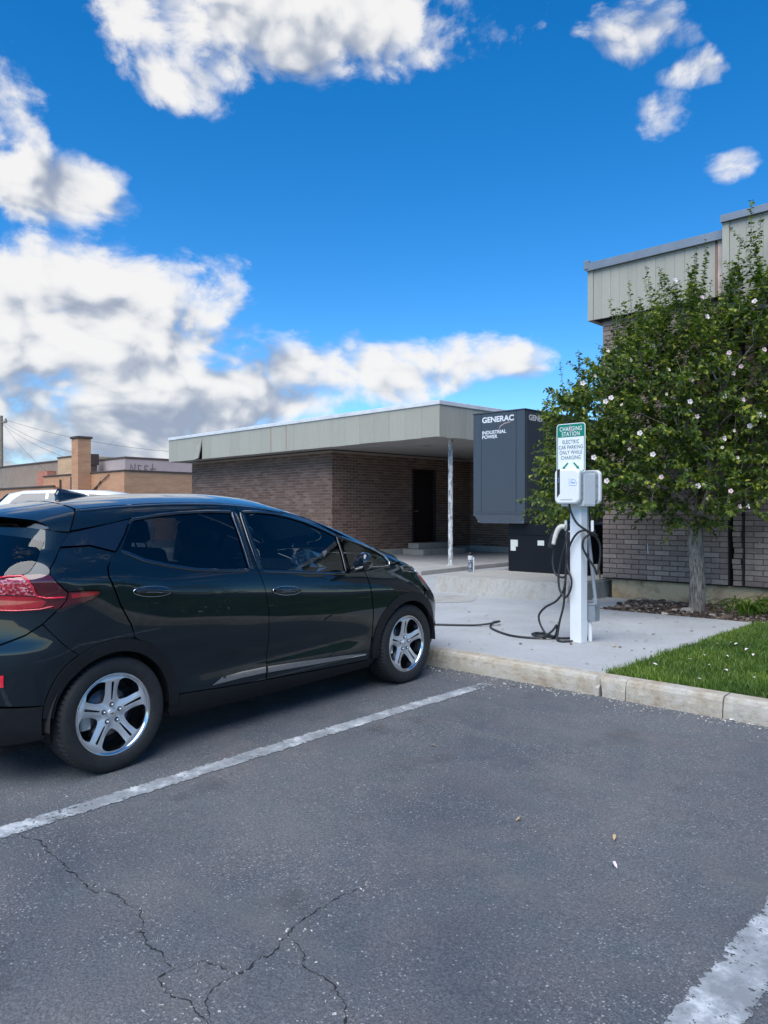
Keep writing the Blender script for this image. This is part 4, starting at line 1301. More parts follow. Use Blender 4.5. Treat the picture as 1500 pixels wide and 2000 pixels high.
    obj('coupling', T(lathe([(0.024, 0.49), (0.026, 0.50), (0.026, 0.56), (0.018, 0.565)], 12)), MAT['galv'], jb, loc=(-3.600, 6.60, 0))
    for z in (0.37, 0.47): obj('screw', T(move(lathe([(0, -.004), (.005, -.004), (.006, 0)], 8, 'y'), (-3.69, 6.56, z))), MAT['black_plastic'], jb)
    part('pipe', lathe([(0.020, 0.150), (0.020, 0.345)], 12), MAT['white_plastic']).location = (-3.655, 6.60, 0)


build_station()


# ================================================================ small fixtures by the buildings
def build_small():
    P = empty('vent_pipe', (-9.72, 12.63, 0.145))
    tag(P, 'short upright pipe with black cap beside the raised walkway', 'pipe')
    m, nt, b = new_mat('scuffed_blue_wrap')
    n = noise(nt, world_pos(nt), 26, 4, 0.7)
    nt.links.new(ramp(nt, n, (0.42, (0.055, 0.07, 0.11)), (0.5, (0.13, 0.15, 0.19)), (0.58, (0.42, 0.44, 0.46))), b.inputs['Base Color'])
    obj('body', lathe([(0, 0), (.050, 0), (.050, .24), (.046, .245)], 20), m, P)
    obj('collar', lathe([(.046, .245), (.052, .25), (.052, .325), (.044, .335), (0, .335)], 20), MAT['flash_white'], P)
    obj('cap', lathe([(0, .336), (.050, .336), (.050, .385), (.044, .395), (0, .395)], 20), MAT['black_plastic'], P)
    obj('side_pipe', tube([(.062, .03, 0), (.062, .03, .30)], .018, 10), MAT['flash_white'], P)

    Q = empty('conduit_stub', (-5.575, 10.30, 0.14))
    tag(Q, 'tan square post stub on a white pipe at the brick corner', 'pipe')
    obj('pipe', lathe([(.033, 0), (.033, .145), (0, .145)], 16), MAT['white_plastic'], Q)
    obj('sleeve', lathe([(.034, .10), (.037, .105), (.037, .215), (0, .215)], 16), MAT['flash_white'], Q)
    v = move(bbox(-.048, .048, -.03, .03, 0, .265, .004, 1), (-.005, 0, .205), Matrix.Rotation(math.radians(-9), 3, 'Y'))
    obj('post_stub', v, simple('tan_wood', (0.36, 0.31, 0.24), 0.8, scale=18), Q)


build_small()

# ================================================================ the dark hatchback
def pchip(xs, ys):
    xs = np.array(xs, float); ys = np.array(ys, float); h = np.diff(xs); d = np.diff(ys) / h
    m = np.zeros(len(xs)); m[0] = d[0]; m[-1] = d[-1]
    for i in range(1, len(xs) - 1):
        if d[i - 1] * d[i] > 0:
            w1 = 2 * h[i] + h[i - 1]; w2 = h[i] + 2 * h[i - 1]; m[i] = (w1 + w2) / (w1 / d[i - 1] + w2 / d[i])
    def f(x):
        x = np.clip(np.asarray(x, float), xs[0], xs[-1]); i = np.clip(np.searchsorted(xs, x) - 1, 0, len(xs) - 2)
        t = (x - xs[i]) / h[i]; t2 = t * t; t3 = t2 * t
        return (2 * t3 - 3 * t2 + 1) * ys[i] + (t3 - 2 * t2 + t) * h[i] * m[i] + (-2 * t3 + 3 * t2) * ys[i + 1] + (t3 - t2) * h[i] * m[i + 1]
    return f


# body form: x forward from the rear axle, s outwards, z up from the ground
RAIL = pchip([-.46, -.3, -.055, .3, .58, .9, 1.1, 1.48, 1.78, 2.1, 2.45, 2.6, 2.75, 2.9, 3.05, 3.2, 3.35, 3.45],
             [1.375, 1.425, 1.462, 1.487, 1.494, 1.489, 1.475, 1.425, 1.35, 1.235, 1.08, 1.015, .96, .89, .81, .74, .70, .69])
WRAIL = pchip([-.46, -.3, 0, .5, 1.1, 1.5, 1.8, 2.1, 2.45, 2.6, 2.9, 3.1, 3.3, 3.45], [.46, .50, .545, .57, .575, .58, .60, .635, .70, .735, .76, .75, .72, .70])
BELT = pchip([-.6, -.3, .05, .39, .97, 1.95, 2.45, 2.75, 3.0, 3.3], [1.27, 1.24, 1.195, 1.11, 1.045, .955, .93, .87, .78, .62])
WBELT = pchip([-.6, -.3, 0, .4, 1, 2, 2.5, 2.8, 3, 3.3], [.66, .735, .80, .826, .836, .83, .815, .81, .80, .78])
WMAX = pchip([-.8, -.3, 0, .6, 1.2, 2.0, 2.6, 2.95, 3.2, 3.45], [.83, .872, .884, .872, .868, .872, .886, .882, .868, .85])
PROF = pchip([.14, .19, .25, .32, .42, .55, .70, .80, .90, 1.3], [.80, .90, .945, .965, .97, .983, .998, 1.0, 1.0, 1.0])
XR = pchip([.15, .22, .35, .46, .60, .72, .80, .90, 1.0, 1.08, 1.15, 1.3, 1.4, 1.5], [-.60, -.66, -.715, -.735, -.74, -.73, -.705, -.69, -.68, -.66, -.615, -.50, -.42, -.34])
LR = pchip([.15, 1.0, 1.1, 1.3, 1.5], [.5, .5, .42, .3, .25])
XF = pchip([.15, .25, .45, .6, .72, .8, .95, 1.1], [3.25, 3.36, 3.42, 3.42, 3.39, 3.34, 3.22, 3.1])
LF, NR, NF, QR, QF = .72, 2.4, 2.5, 1.15, 1.15
ZC = pchip([-.52, -.3, 0, .3, .7, 1.0, 1.36, 1.5, 1.8, 2.1, 2.45, 2.6, 2.75, 2.9, 3.1, 3.3, 3.42],
           [1.445, 1.484, 1.519, 1.543, 1.559, 1.559, 1.537, 1.512, 1.425, 1.30, 1.13, 1.06, 1.01, .955, .87, .77, .70])


def body_w(x, z):
    rail = RAIL(x); belt = np.minimum(BELT(x), rail - .03); wb = WBELT(x); wm = WMAX(x); wr = WRAIL(x)
    u = np.clip((z - (belt - .17)) / .17, 0, 1)
    low = wm * PROF(z) - (wm - wb) * u * u - .012 * np.exp(-((z - .47) / .07) ** 2) * np.clip((x - .35) / .25, 0, 1) * np.clip((2.2 - x) / .3, 0, 1)
    tau = np.clip((z - belt) / (rail - belt), 0, 1.2); de = np.clip((rail - z) / .06, 0, 1)
    r0 = np.minimum(.035, .5 * (wb - wr))
    up = wb - (wb - wr - r0) * (.88 * tau + .12 * tau * tau) - r0 * (1 - de) ** 2
    return np.where(z < belt, low, up)


def body_p(q, z):
    q = np.asarray(q, float); z = np.asarray(z, float); q, z = np.broadcast_arrays(q, z)
    x0 = XR(z) + LR(z); x1 = XF(z) - LF
    tr = np.clip((x0 - q) / QR, 0, 1) * PI / 2; tf = np.clip((q - x1) / QF, 0, 1) * PI / 2
    xr = XR(z) + LR(z) * (1 - np.sin(tr) ** (2 / NR)); xf = x1 + LF * np.sin(tf) ** (2 / NF)
    x = np.where(q < x0, xr, np.where(q > x1, xf, q))
    s = body_w(x, z) * np.where(q < x0, np.abs(np.cos(tr)) ** (2 / NR), np.where(q > x1, np.abs(np.cos(tf)) ** (2 / NF), 1))
    return np.stack([x, -s, z], -1)


def body_surf(q, z, off=0.0):
    q = np.asarray(q, float); z = np.asarray(z, float)
    e = 2e-3
    dq = body_p(q + e, z) - body_p(q - e, z); dz = body_p(q, z + e) - body_p(q, z - e)
    n = np.cross(dq, dz)
    n /= np.maximum(np.linalg.norm(n, axis=-1, keepdims=True), 1e-12)
    p = body_p(q, z)
    return p + n * (off if np.isscalar(off) else np.asarray(off)[..., None]), n


def qc_rear(z): return float(XR(z) + LR(z) - QR)
def qc_front(z): return float(XF(z) - LF + QF)
def qx(x, z):
    x1 = float(XF(z)) - LF
    if x <= x1: return x
    return x1 + QF * math.asin(min(1, ((x - x1) / LF)) ** (NF / 2)) / (PI / 2)


def inset_loop(poly, d, keep=None):
    n = len(poly)
    area = sum(poly[i][0] * poly[(i + 1) % n][1] - poly[(i + 1) % n][0] * poly[i][1] for i in range(n))
    sg = 1 if area > 0 else -1
    out = []
    for i in range(n):
        a, b, c = poly[i - 1], poly[i], poly[(i + 1) % n]
        def nr(p, q):
            dx, dy = q[0] - p[0], q[1] - p[1]; l = math.hypot(dx, dy) or 1
            return -dy / l * sg, dx / l * sg
        n1, n2 = nr(a, b), nr(b, c)
        mx, my = n1[0] + n2[0], n1[1] + n2[1]; l = math.hypot(mx, my) or 1
        k = min(2.0, 2.0 / l) / l
        k = 1 / max(0.5, l / 2) / l
        out.append(b if keep and keep(b) else (b[0] + mx * k * d, b[1] + my * k * d))
    return out


def arc(cx, cz, r, a0, a1, n=22):
    pts = []
    for i in range(n + 1):
        a = math.radians(a0 + (a1 - a0) * i / n)
        z = cz + r * math.sin(a)
        pts.append((qx(cx + r * math.cos(a), z), z))
    return pts


def mirror_y(vf, nrm=None):
    v = [(p[0], -p[1], p[2]) for p in vf[0]]
    f = [tuple(k)[::-1] for k in vf[1]]
    return (v, f), (None if nrm is None else [(n[0], -n[1], n[2]) for n in nrm])


def build_car():
    C = empty('hatchback_car', (-4.895, 1.984, -0.0685))
    C.rotation_euler = (0, -0.0206, math.radians(93.587))
    tag(C, 'dark blue-black five-door electric hatchback parked nose to the kerb', 'car')
    # ---- materials
    pm, nt, b = new_mat('dark_metallic_paint')
    fl = node(nt, 'ShaderNodeTexVoronoi', Scale=900.0); nt.links.new(coords(nt), fl.inputs['Vector'])
    nt.links.new(mixc(nt, ramp(nt, fl.outputs['Distance'], (0.0, 0.25), (0.6, 0.0)), (0.0060, 0.0150, 0.0225), (0.026, 0.050, 0.068)), b.inputs['Base Color'])
    b.inputs['Metallic'].default_value = 0.65
    b.inputs['Coat IOR'].default_value = 1.5
    b.inputs['Specular IOR Level'].default_value = 0.08
    b.inputs['Roughness'].default_value = 0.30
    b.inputs['Coat Weight'].default_value = 1.0
    b.inputs['Coat Roughness'].default_value = 0.02
    dust = noise(nt, coords(nt), 5, 6, 0.7)
    nt.links.new(ramp(nt, dust, (0.3, 0.008), (0.75, 0.035)), b.inputs['Coat Roughness'])
    paint = pm
    gloss = simple('gloss_black', (0.006, 0.007, 0.010), 0.08, var=0.1, coat=1.0)
    clad = simple('black_cladding', (0.009, 0.010, 0.012), 0.5, var=0.2, scale=30, spec=0.25)
    under = simple('underbody_black', (0.006, 0.006, 0.007), 0.9)
    glass = mat_glass('tinted_glass', (0.50, 0.56, 0.56))
    glass_dark = mat_glass('privacy_glass', (0.26, 0.29, 0.31))
    chrome = simple('chrome', (0.52, 0.53, 0.54), 0.07, 1.0, var=0.03)
    dchrome = simple('dark_chrome', (0.05, 0.055, 0.065), 0.10, 0.9, var=0.05, coat=1.0)
    seatm = simple('seat_cloth', (0.020, 0.021, 0.024), 0.9, var=0.25)
    red = simple('red_lens', (0.30, 0.006, 0.014), 0.10, var=0.25, scale=14, coat=1.0)
    redb = simple('bright_red_lens', (0.62, 0.012, 0.030), 0.08, var=0.2, scale=10, coat=1.0)
    xm, xnt, xb = new_mat('crystal_red_lens')
    xv = node(xnt, 'ShaderNodeTexVoronoi', Scale=75.0); xnt.links.new(coords(xnt, 'Object', (1, 1, 1.6)), xv.inputs['Vector'])
    xn = noise(xnt, coords(xnt), 9, 3, 0.5)
    xc = ramp(xnt, xv.outputs['Color'], (0.2, (0.10, 0.003, 0.010)), (0.55, (0.40, 0.02, 0.04)), (0.85, (0.62, 0.30, 0.32)))
    xnt.links.new(mixc(xnt, ramp(xnt, xn, (0.40, 0.15), (0.60, 1.0)), (0.22, 0.005, 0.014), xc), xb.inputs['Base Color'])
    xb.inputs['Roughness'].default_value = 0.12; xb.inputs['Coat Weight'].default_value = 1.0
    crystal = xm
    dred = simple('dark_red_lens', (0.07, 0.002, 0.008), 0.08, var=0.3, scale=8, coat=1.0)
    orange = simple('orange_lens', (0.55, 0.09, 0.02), 0.15, coat=1.0)
    lampm = simple('lamp_clear', (0.20, 0.21, 0.22), 0.1, 0.4, coat=1.0)

    def panel(name, poly, mat, off=0.0, inset=0.0025, sp=0.03, rim=0.014, holes=(), centre=False, parent=None, left=True, crown=0.0):
        parent = parent or C
        keep = (lambda p: (abs(p[0] - qc_rear(p[1])) < .006) or (abs(p[0] - qc_front(p[1])) < .006)) if centre else None
        lp = densify(poly, sp)
        lp = inset_loop(lp, inset, keep) if inset else lp
        V2, T = tri2d(lp, holes, sp)
        P, n = body_surf(V2[:, 0], V2[:, 1], off)
        vl, nl, fl_ = [P], [n], [T]
        base = len(P)
        # orient triangles outwards
        a, b_, c = P[T[:, 0]], P[T[:, 1]], P[T[:, 2]]
        flip = np.einsum('ij,ij->i', np.cross(b_ - a, c - a), n[T[:, 0]]) < 0
        T[flip] = T[flip][:, ::-1]
        faces = [tuple(t) for t in T]
        if rim:
            for loop in [lp] + [densify(h, sp) for h in holes]:
                L = np.array(loop)
                p0, nn = body_surf(L[:, 0], L[:, 1], off)
                p1 = p0 - nn * rim
                tg = np.roll(p0, -1, 0) - np.roll(p0, 1, 0)
                sd = np.cross(tg, nn); sd /= np.maximum(np.linalg.norm(sd, axis=1, keepdims=True), 1e-9)
                k = len(L)
                area = np.sum(L[:, 0] * np.roll(L[:, 1], -1) - np.roll(L[:, 0], -1) * L[:, 1])
                if area < 0: sd = -sd
                if loop is not lp: sd = -sd
                vl += [p0, p1]; nl += [sd, sd]
                for i in range(k):
                    j = (i + 1) % k
                    if keep and keep(loop[i]) and keep(loop[j]): continue
                    faces.append((base + i, base + j, base + k + j, base + k + i))
                base += 2 * k
        V = np.concatenate(vl); N = np.concatenate(nl)
        vf = (V.tolist(), faces)
        if centre:
            (mv, mf), mn = mirror_y(vf, N.tolist())
            k = len(vf[0])
            me = mesh_data(name, vf[0] + mv, faces + [tuple(i + k for i in f) for f in mf], mat, True, N.tolist() + mn)
            return link(name, me, parent)
        r = link(name, mesh_data(name, vf[0], faces, mat, True, N.tolist()), parent)
        if left:
            (mv, mf), mn = mirror_y(vf, N.tolist())
            l = link(name, mesh_data(name, mv, mf, mat, True, mn), left if not isinstance(left, bool) else parent)
            return r, l
        return r

    def strip(name, line, w, mat, off=0.003, parent=None, left=True, sp=0.025, lparent=None):
        """narrow moulding following the skin"""
        L = np.array(densify(line, sp, False))
        t = np.gradient(L, axis=0); t /= np.maximum(np.linalg.norm(t, axis=1, keepdims=True), 1e-9)
        nn = np.stack([-t[:, 1], t[:, 0]], 1)
        ww = np.full(len(L), w); ww[0] *= .5; ww[-1] *= .5
        rows = []
        for k, o in ((-.5, 0), (-.5, off), (0, off * 1.5), (.5, off), (.5, 0)):
            q = L + nn * (ww[:, None] * k)
            rows.append(body_surf(q[:, 0], q[:, 1], o)[0])
        A = np.stack(rows, 1); m = A.shape[1]; n = len(L)
        F = [(i * m + k, i * m + k + 1, (i + 1) * m + k + 1, (i + 1) * m + k) for i in range(n - 1) for k in range(m - 1)]
        v = A.reshape(-1, 3).tolist()
        a, b_, c = (np.array(v[i]) for i in F[len(F) // 2][:3])
        nrm = body_surf(np.array([L[n // 2, 0]]), np.array([L[n // 2, 1]]))[1][0]
        if np.dot(np.cross(b_ - a, c - a), nrm) < 0: F = [f[::-1] for f in F]
        r = link(name, mesh_data(name, v, F, mat, True), parent or C)
        if left:
            (mv, mf), _ = mirror_y((v, F))
            link(name, mesh_data(name, mv, mf, mat, True), lparent or parent or C)
        return r

    def both(name, vf, mat, smooth=False, parent=None, lparent=None):
        r = obj(name, vf, mat, parent or C, smooth)
        l = obj(name, mirror_y(vf)[0], mat, lparent or parent or C, smooth)
        return r, l

    RA = (0.0, .322); FA = (2.601, .322)
    # ---- outlines in (q, z)
    dgr = [(.242, 1.404), (.17, 1.314), (.08, 1.230), (.02, 1.188), (-.022, 1.140), (-.028, 1.092), (.002, 1.014), (.032, .93), (.098, .81), (.134, .72)]
    bgap = [(1.064, 1.460), (1.054, 1.38), (1.055, 1.194), (1.062, 1.038), (1.098, .90), (1.122, .762), (1.126, .606), (1.126, .426), (1.118, .306)]
    fgap = [(2.12, .942), (2.146, .774), (2.172, .612), (2.174, .45), (2.145, .324), (2.148, .268)]
    dtop = [(.242, 1.404), (.53, 1.434), (.80, 1.452), (1.064, 1.458), (1.25, 1.455), (1.43, 1.432), (1.60, 1.398), (1.748, 1.356), (1.90, 1.297), (2.012, 1.248)]
    rwin = [(.250, 1.388), (.42, 1.408), (.584, 1.420), (.80, 1.424), (.985, 1.416), (.992, 1.30), (.985, 1.15), (.985, 1.052), (.78, 1.066), (.578, 1.088), (.398, 1.124), (.236, 1.166), (.134, 1.203), (.105, 1.228), (.175, 1.308)]
    fwin = [(1.115, 1.412), (1.25, 1.412), (1.376, 1.400), (1.52, 1.372), (1.66, 1.334), (1.844, 1.264), (1.945, 1.216), (1.935, 1.10), (1.905, .955), (1.64, .980), (1.382, 1.008), (1.112, 1.036), (1.108, 1.20)]
    tri = [(2.000, 1.205), (2.18, 1.145), (2.354, 1.078), (2.42, 1.035), (2.455, .985), (2.44, .968), (2.138, .985), (1.975, .972)]
    carc_r = arc(*RA, .412, 75, 3, 16)
    door_r = dgr[:-1] + [(.118, .735)] + arc(*RA, .420, 70, 4, 16) + [(.44, .348), (.78, .322), (1.112, .304)] + bgap[::-1][1:] + [(.80, 1.452), (.53, 1.434)]
    door_f = bgap + [(1.60, .284), (2.148, .264)] + fgap[::-1][1:] + [(1.96, .952), (1.930, .958), (1.955, 1.10), (1.978, 1.235)] + dtop[::-1][2:6]
    rear_r, rear_l = panel('rear_door', door_r, paint, holes=[rwin])
    front_r, front_l = panel('front_door', door_f, paint, holes=[fwin])
    # glass
    panel('window', rwin, glass_dark, off=-.006, inset=-.004, rim=0, parent=rear_r, left=rear_l)
    panel('window', fwin, glass, off=-.006, inset=-.004, rim=0, parent=front_r, left=front_l)
    panel('quarter_window', tri, glass_dark, off=-.004, inset=.002, rim=0)
    # belt mouldings and window frames
    strip('belt_moulding', [(.100, 1.222), (.236, 1.158), (.398, 1.115), (.578, 1.079), (.78, 1.057), (.990, 1.044)], .022, gloss, .0022, rear_r, lparent=rear_l)
    strip('belt_moulding', [(1.085, 1.030), (1.382, 1.000), (1.64, .971), (1.925, .947)], .022, gloss, .0022, front_r, lparent=front_l)
    strip('window_frame', [(.215, 1.372), (.255, 1.397), (.42, 1.417), (.584, 1.429), (.80, 1.434), (1.00, 1.428)], .016, gloss, .0015, rear_r, lparent=rear_l)
    strip('window_frame', [(1.095, 1.424), (1.25, 1.423), (1.376, 1.411), (1.52, 1.382), (1.66, 1.344), (1.844, 1.274), (1.955, 1.225)], .016, gloss, .0015, front_r, lparent=front_l)
    strip('window_frame', [(1.018, 1.425), (1.022, 1.25), (1.020, 1.05)], .050, gloss, .0015, rear_r, lparent=rear_l)
    strip('window_frame', [(1.083, 1.420), (1.078, 1.25), (1.085, 1.045)], .036, gloss, .0015, front_r, lparent=front_l)
    strip('window_seal', [(.995, 1.412), (1.000, 1.25), (.995, 1.055)], .004, dchrome, .004, rear_r, lparent=rear_l)
    strip('window_frame', [(1.962, 1.215), (1.950, 1.10), (1.922, .965)], .020, gloss, .0015, front_r, lparent=front_l)
    strip('quarter_window_frame', [(1.995, 1.218), (2.18, 1.158), (2.36, 1.090), (2.43, 1.045), (2.468, .985), (2.44, .958), (2.138, .975), (1.965, .962)], .018, gloss, .0015)
    strip('chrome_trim', [(2.30, 1.112), (2.37, 1.083), (2.434, 1.042), (2.466, .990), (2.450, .966), (2.36, .966), (2.16, .976)], .007, chrome, .007)
    # chrome blade along the door foot
    panel('chrome_blade', [(.668, .352), (.745, .388), (.90, .396), (1.108, .392), (1.110, .352), (.90, .356)], chrome, off=.006, inset=0, sp=.02, rim=.006, parent=rear_r, left=rear_l)
    panel('chrome_blade', [(1.126, .390), (1.5, .368), (1.85, .345), (2.105, .318), (2.10, .309), (1.6, .328), (1.126, .350)], chrome, off=.006, inset=0, sp=.02, rim=.006, parent=front_r, left=front_l)
    # quarter panel, black pillar, roof side
    hg = [(-.045, 1.452), (-.15, 1.338), (-.244, 1.248), (-.378, 1.158), (-.382, 1.116), (-.262, 1.026)]
    tail2 = [(-.262, 1.030), (-.14, 1.028), (-.092, 1.022), (-.086, 1.010), (-.094, .996), (-.138, .974), (-.24, .958), (-.318, .944), (-.275, .99)]
    quarter = [(-.235, 1.254), (-.07, 1.256), (.06, 1.214), (.02, 1.183), (-.027, 1.14), (-.034, 1.092), (-.004, 1.014), (.026, .93), (.092, .81), (.118, .74)] + \
        arc(*RA, .420, 78, 120, 12) + [(-.424, .872), (-.318, .944), (-.24, .958), (-.138, .974), (-.094, .996), (-.086, 1.010), (-.092, 1.022), (-.14, 1.028), (-.262, 1.030), (-.382, 1.118), (-.380, 1.158), (-.30, 1.208)]
    panel('quarter_panel', quarter, paint, inset=.002)
    panel('pillar_panel', [(.236, 1.401), (-.15, 1.334), (-.235, 1.262), (-.07, 1.264), (.062, 1.222), (.082, 1.238), (.165, 1.316)], gloss, off=-.001, inset=.002)
    top = [(x, float(RAIL(x)) - .001) for x in np.linspace(-.045, 2.58, 60)]
    bot = [(2.58, .985), (2.48, .975), (2.475, .995), (2.44, 1.046), (2.36, 1.095), (2.18, 1.165)] + dtop[::-1] + [(.10, 1.378), (-.14, 1.345)]
    panel('roof_side', top + bot, paint, inset=.0015)
    strip('roof_moulding', [(x, float(RAIL(x)) - .012) for x in np.linspace(-.03, 1.5, 40)], .010, gloss, .002)
    # fender, front bumper, lamp, badge
    fender = [(2.126, .944), (2.30, .955), (2.47, .962), (2.585, .975)] + [(qx(x, float(RAIL(x))), float(RAIL(x)) - .001) for x in np.linspace(2.60, 2.80, 8)] + \
        [(2.80, .86), (2.77, .735), (2.76, .705)] + arc(*FA, .420, 62, 170, 26) + [(2.178, .45), (2.178, .612), (2.152, .774)]
    panel('fender', fender, paint, inset=.002)
    lampo = [(2.805, .855), (2.80, .925)] + [(qx(x, float(RAIL(x))), float(RAIL(x)) - .001) for x in np.linspace(2.84, 3.08, 8)] + [(3.12, .70), (3.05, .69), (2.86, .725)]
    panel('headlight', lampo, lampm, inset=.003)
    panel('side_marker', [(2.815, .862), (2.90, .835), (2.985, .765), (2.90, .772), (2.83, .80)], orange, off=.003, inset=0, sp=.02, rim=.004)
    panel('badge', [(2.545, .948), (2.62, .944), (2.76, .918), (2.785, .882), (2.70, .890), (2.572, .916)], gloss, off=.004, inset=0, sp=.02, rim=.004)
    strip('badge_trim', [(2.548, .948), (2.62, .946), (2.76, .921), (2.787, .884), (2.70, .888), (2.572, .914), (2.548, .948)], .005, chrome, .007)
    bp_, bn_ = body_surf(np.array([2.665]), np.array([.9135]), .0085)
    bx_ = Vector((body_p(np.array([2.72]), np.array([.903])) - body_p(np.array([2.61]), np.array([.922])))[0]).normalized(); bn_ = Vector(bn_[0])
    by_ = bn_.cross(bx_).normalized(); bx_ = by_.cross(bn_)
    bm_ = Matrix((bx_, by_, bn_)).transposed().to_4x4()
    bt_ = text_mesh('badge_lettering', 'BOLT EV', 0.026, chrome, C, (0, 0, 0), (0, 0, 0), extrude=.0004, sx=1.25)
    bt_.location = Vector(bp_[0]); bt_.rotation_euler = bm_.to_euler()
    fb = [(2.772, .70), (2.785, .735), (2.86, .720), (3.05, .685), (3.12, .695)] + [(qx(x, float(RAIL(x))), float(RAIL(x)) - .002) for x in np.linspace(3.12, 3.38, 8)] + [(qc_front(.70), .70)] + [(qc_front(z), z) for z in np.linspace(.68, .46, 8)] + [(3.2, .44), (qx(3.0, .42), .42)] + arc(*FA, .420, 12, 60, 14)
    panel('front_bumper', fb, paint, inset=.002, centre=True)
    fbl = [(qc_front(z), z) for z in np.linspace(.455, .19, 8)] + [(3.3, .185), (qx(2.96, .20), .20)] + arc(*FA, .420, -14, 10, 8) + [(3.2, .435)]
    panel('front_lower_bumper', fbl, clad, inset=.002, centre=True, off=.004)
    # rear: hatch, glass, lamps, bumper
    rg = [(-.365, 1.290), (-.47, 1.205), (-.556, 1.142), (-.66, 1.112), (-.80, 1.096), (-1.0, 1.088)] + [(qc_rear(1.087), 1.087)] + [(qc_rear(z), z) for z in np.linspace(1.09, 1.345, 12)] + [(-.95, 1.336), (-.70, 1.322), (-.50, 1.308)]
    tail1 = [(-.385, 1.120), (-.47, 1.132), (-.58, 1.128), (-.70, 1.116), (-.80, 1.108), (-.93, 1.085), (-.95, 1.04), (-.90, .985), (-.80, .952), (-.62, .943), (-.45, .944), (-.325, .945), (-.28, .985), (-.268, 1.022)]
    hatch = [(-.15, 1.332), (-.25, 1.243), (-.386, 1.157), (-.389, 1.116), (-.268, 1.026), (-.28, .99), (-.326, .945), (-.428, .872), (-.532, .822), (-.694, .776), (-.85, .755), (-1.05, .748)] + [(qc_rear(.746), .746)] + \
        [(qc_rear(z), z) for z in np.linspace(.76, 1.37, 24)] + [(-.80, 1.372), (-.50, 1.368), (-.28, 1.350)]
    hc = [(-2.2, 1.345) if abs(p[0] - qc_rear(p[1])) < .006 and p[1] > 1.2 else ((-2.2, 1.087) if abs(p[0] - qc_rear(p[1])) < .006 else p) for p in rg]
    hcu = []
    for p in hc:
        if not hcu or p != hcu[-1]: hcu.append(p)
    ht = panel('hatch', hatch, paint, inset=.0025, centre=True, rim=.012)
    panel('rear_window', rg, glass_dark, off=.0035, inset=.0, rim=.003, centre=True, parent=ht)
    panel('tail_light', tail1, dred, off=.006, inset=.002, rim=.008, sp=.02, parent=ht, left=ht)
    panel('tail_light_lens', [(-.60, 1.118), (-.70, 1.108), (-.82, 1.092), (-.90, 1.06), (-.92, 1.03), (-.70, 1.030), (-.46, 1.022), (-.50, 1.07), (-.545, 1.105)], crystal, off=.010, inset=0, rim=.005, sp=.02, parent=ht, left=ht)
    panel('tail_light_lens', [(-.46, 1.016), (-.70, 1.024), (-.92, 1.022), (-.88, .978), (-.78, .958), (-.60, .952), (-.43, .960), (-.40, .985)], red, off=.009, inset=0, rim=.005, sp=.02, parent=ht, left=ht)
    strip('tail_light_bar', [(-.86, 1.100), (-.70, 1.119), (-.60, 1.121), (-.545, 1.098), (-.50, 1.06), (-.465, 1.018), (-.40, 1.005), (-.32, 1.004), (-.285, 1.004)], .010, redb, .012, ht)
    strip('tail_light_bar', [(-.90, .975), (-.78, .952), (-.60, .947), (-.44, .950), (-.36, .962)], .007, redb, .011, ht)
    panel('tail_light', tail2, dred, off=.005, inset=.003, rim=.006, sp=.02)
    panel('tail_light_lens', [(-.245, 1.018), (-.14, 1.018), (-.10, 1.010), (-.12, 1.000), (-.245, .994)], red, off=.008, inset=0, rim=.004, sp=.015)
    panel('tail_light_base', [(-.30, .955), (-.24, .964), (-.13, .984), (-.16, .972), (-.24, .945), (-.31, .925), (-.345, .934)], gloss, off=.003, inset=0, rim=.004, sp=.02)
    rb = [(-.428, .868), (-.534, .817), (-.696, .770), (-.85, .750), (-1.05, .742)] + [(qc_rear(.740), .740)] + [(qc_rear(z), z) for z in np.linspace(.73, .462, 10)] + [(-.688, .456), (-.40, .444)] + arc(*RA, .424, 160, 120, 10)[:]
    panel('rear_bumper', rb, paint, inset=.0025, centre=True)
    rbl = [(qc_rear(z), z) for z in np.linspace(.455, .235, 8)] + [(-.688, .235), (-.42, .262), (-.405, .285)] + arc(*RA, .424, 184, 163, 6) + [(-.688, .450)]
    panel('rear_lower_bumper', rbl, clad, inset=.002, centre=True, off=.006, rim=.02)
    panel('reflector', [(-.662, .620), (-.80, .612), (-.80, .555), (-.662, .558)], redb, off=.004, inset=0, sp=.03, rim=.005)
    # cladding: arches and sill
    for (cx, cz), a0, a1, q0, q1 in ((RA, 172, -4, .434, 2.16), (FA, 188, -12, 0, 0)):
        o = arc(cx, cz, .420, a0, a1, 40); i = arc(cx, cz, .352, a1, a0, 40)
        panel('wheel_arch', o + i, clad, off=.010, inset=0, sp=.03, rim=.03)
    sill = [(.352, .262), (.362, .300), (.425, .300), (.425, .344), (.44, .344), (.78, .317), (1.118, .299), (1.6, .277), (2.15, .259), (2.172, .285), (2.185, .20), (1.3, .185), (.47, .205), (.38, .222)]
    panel('sill', sill, clad, off=.004, inset=.001, sp=.03, rim=.02)
    # ---- dark shell behind the gaps
    lo = [(qc_rear(.25), .25)] + [(qc_rear(z), z) for z in np.linspace(.30, 1.36, 22)] + [(-.80, 1.362), (-.45, 1.362), (-.25, 1.375)] + \
        [(x, float(RAIL(x)) - .004) for x in np.linspace(-.1, 2.55, 50)] + [(2.70, .90), (2.78, .86), (2.78, .74), (2.74, .70)] + arc(*FA, .375, 62, 197, 24) + [(2.2, .2), (.42, .2)] + arc(*RA, .375, -18, 200, 30) + [(-.45, .25)]
    big = lambda w, d: inset_loop(densify(w, .03), -d)
    sh = panel('body_shell', lo, under, off=-.016, inset=0, sp=.045, rim=0, holes=[big(rwin, .004), big(fwin, .004), big(tri, .004)], centre=True)
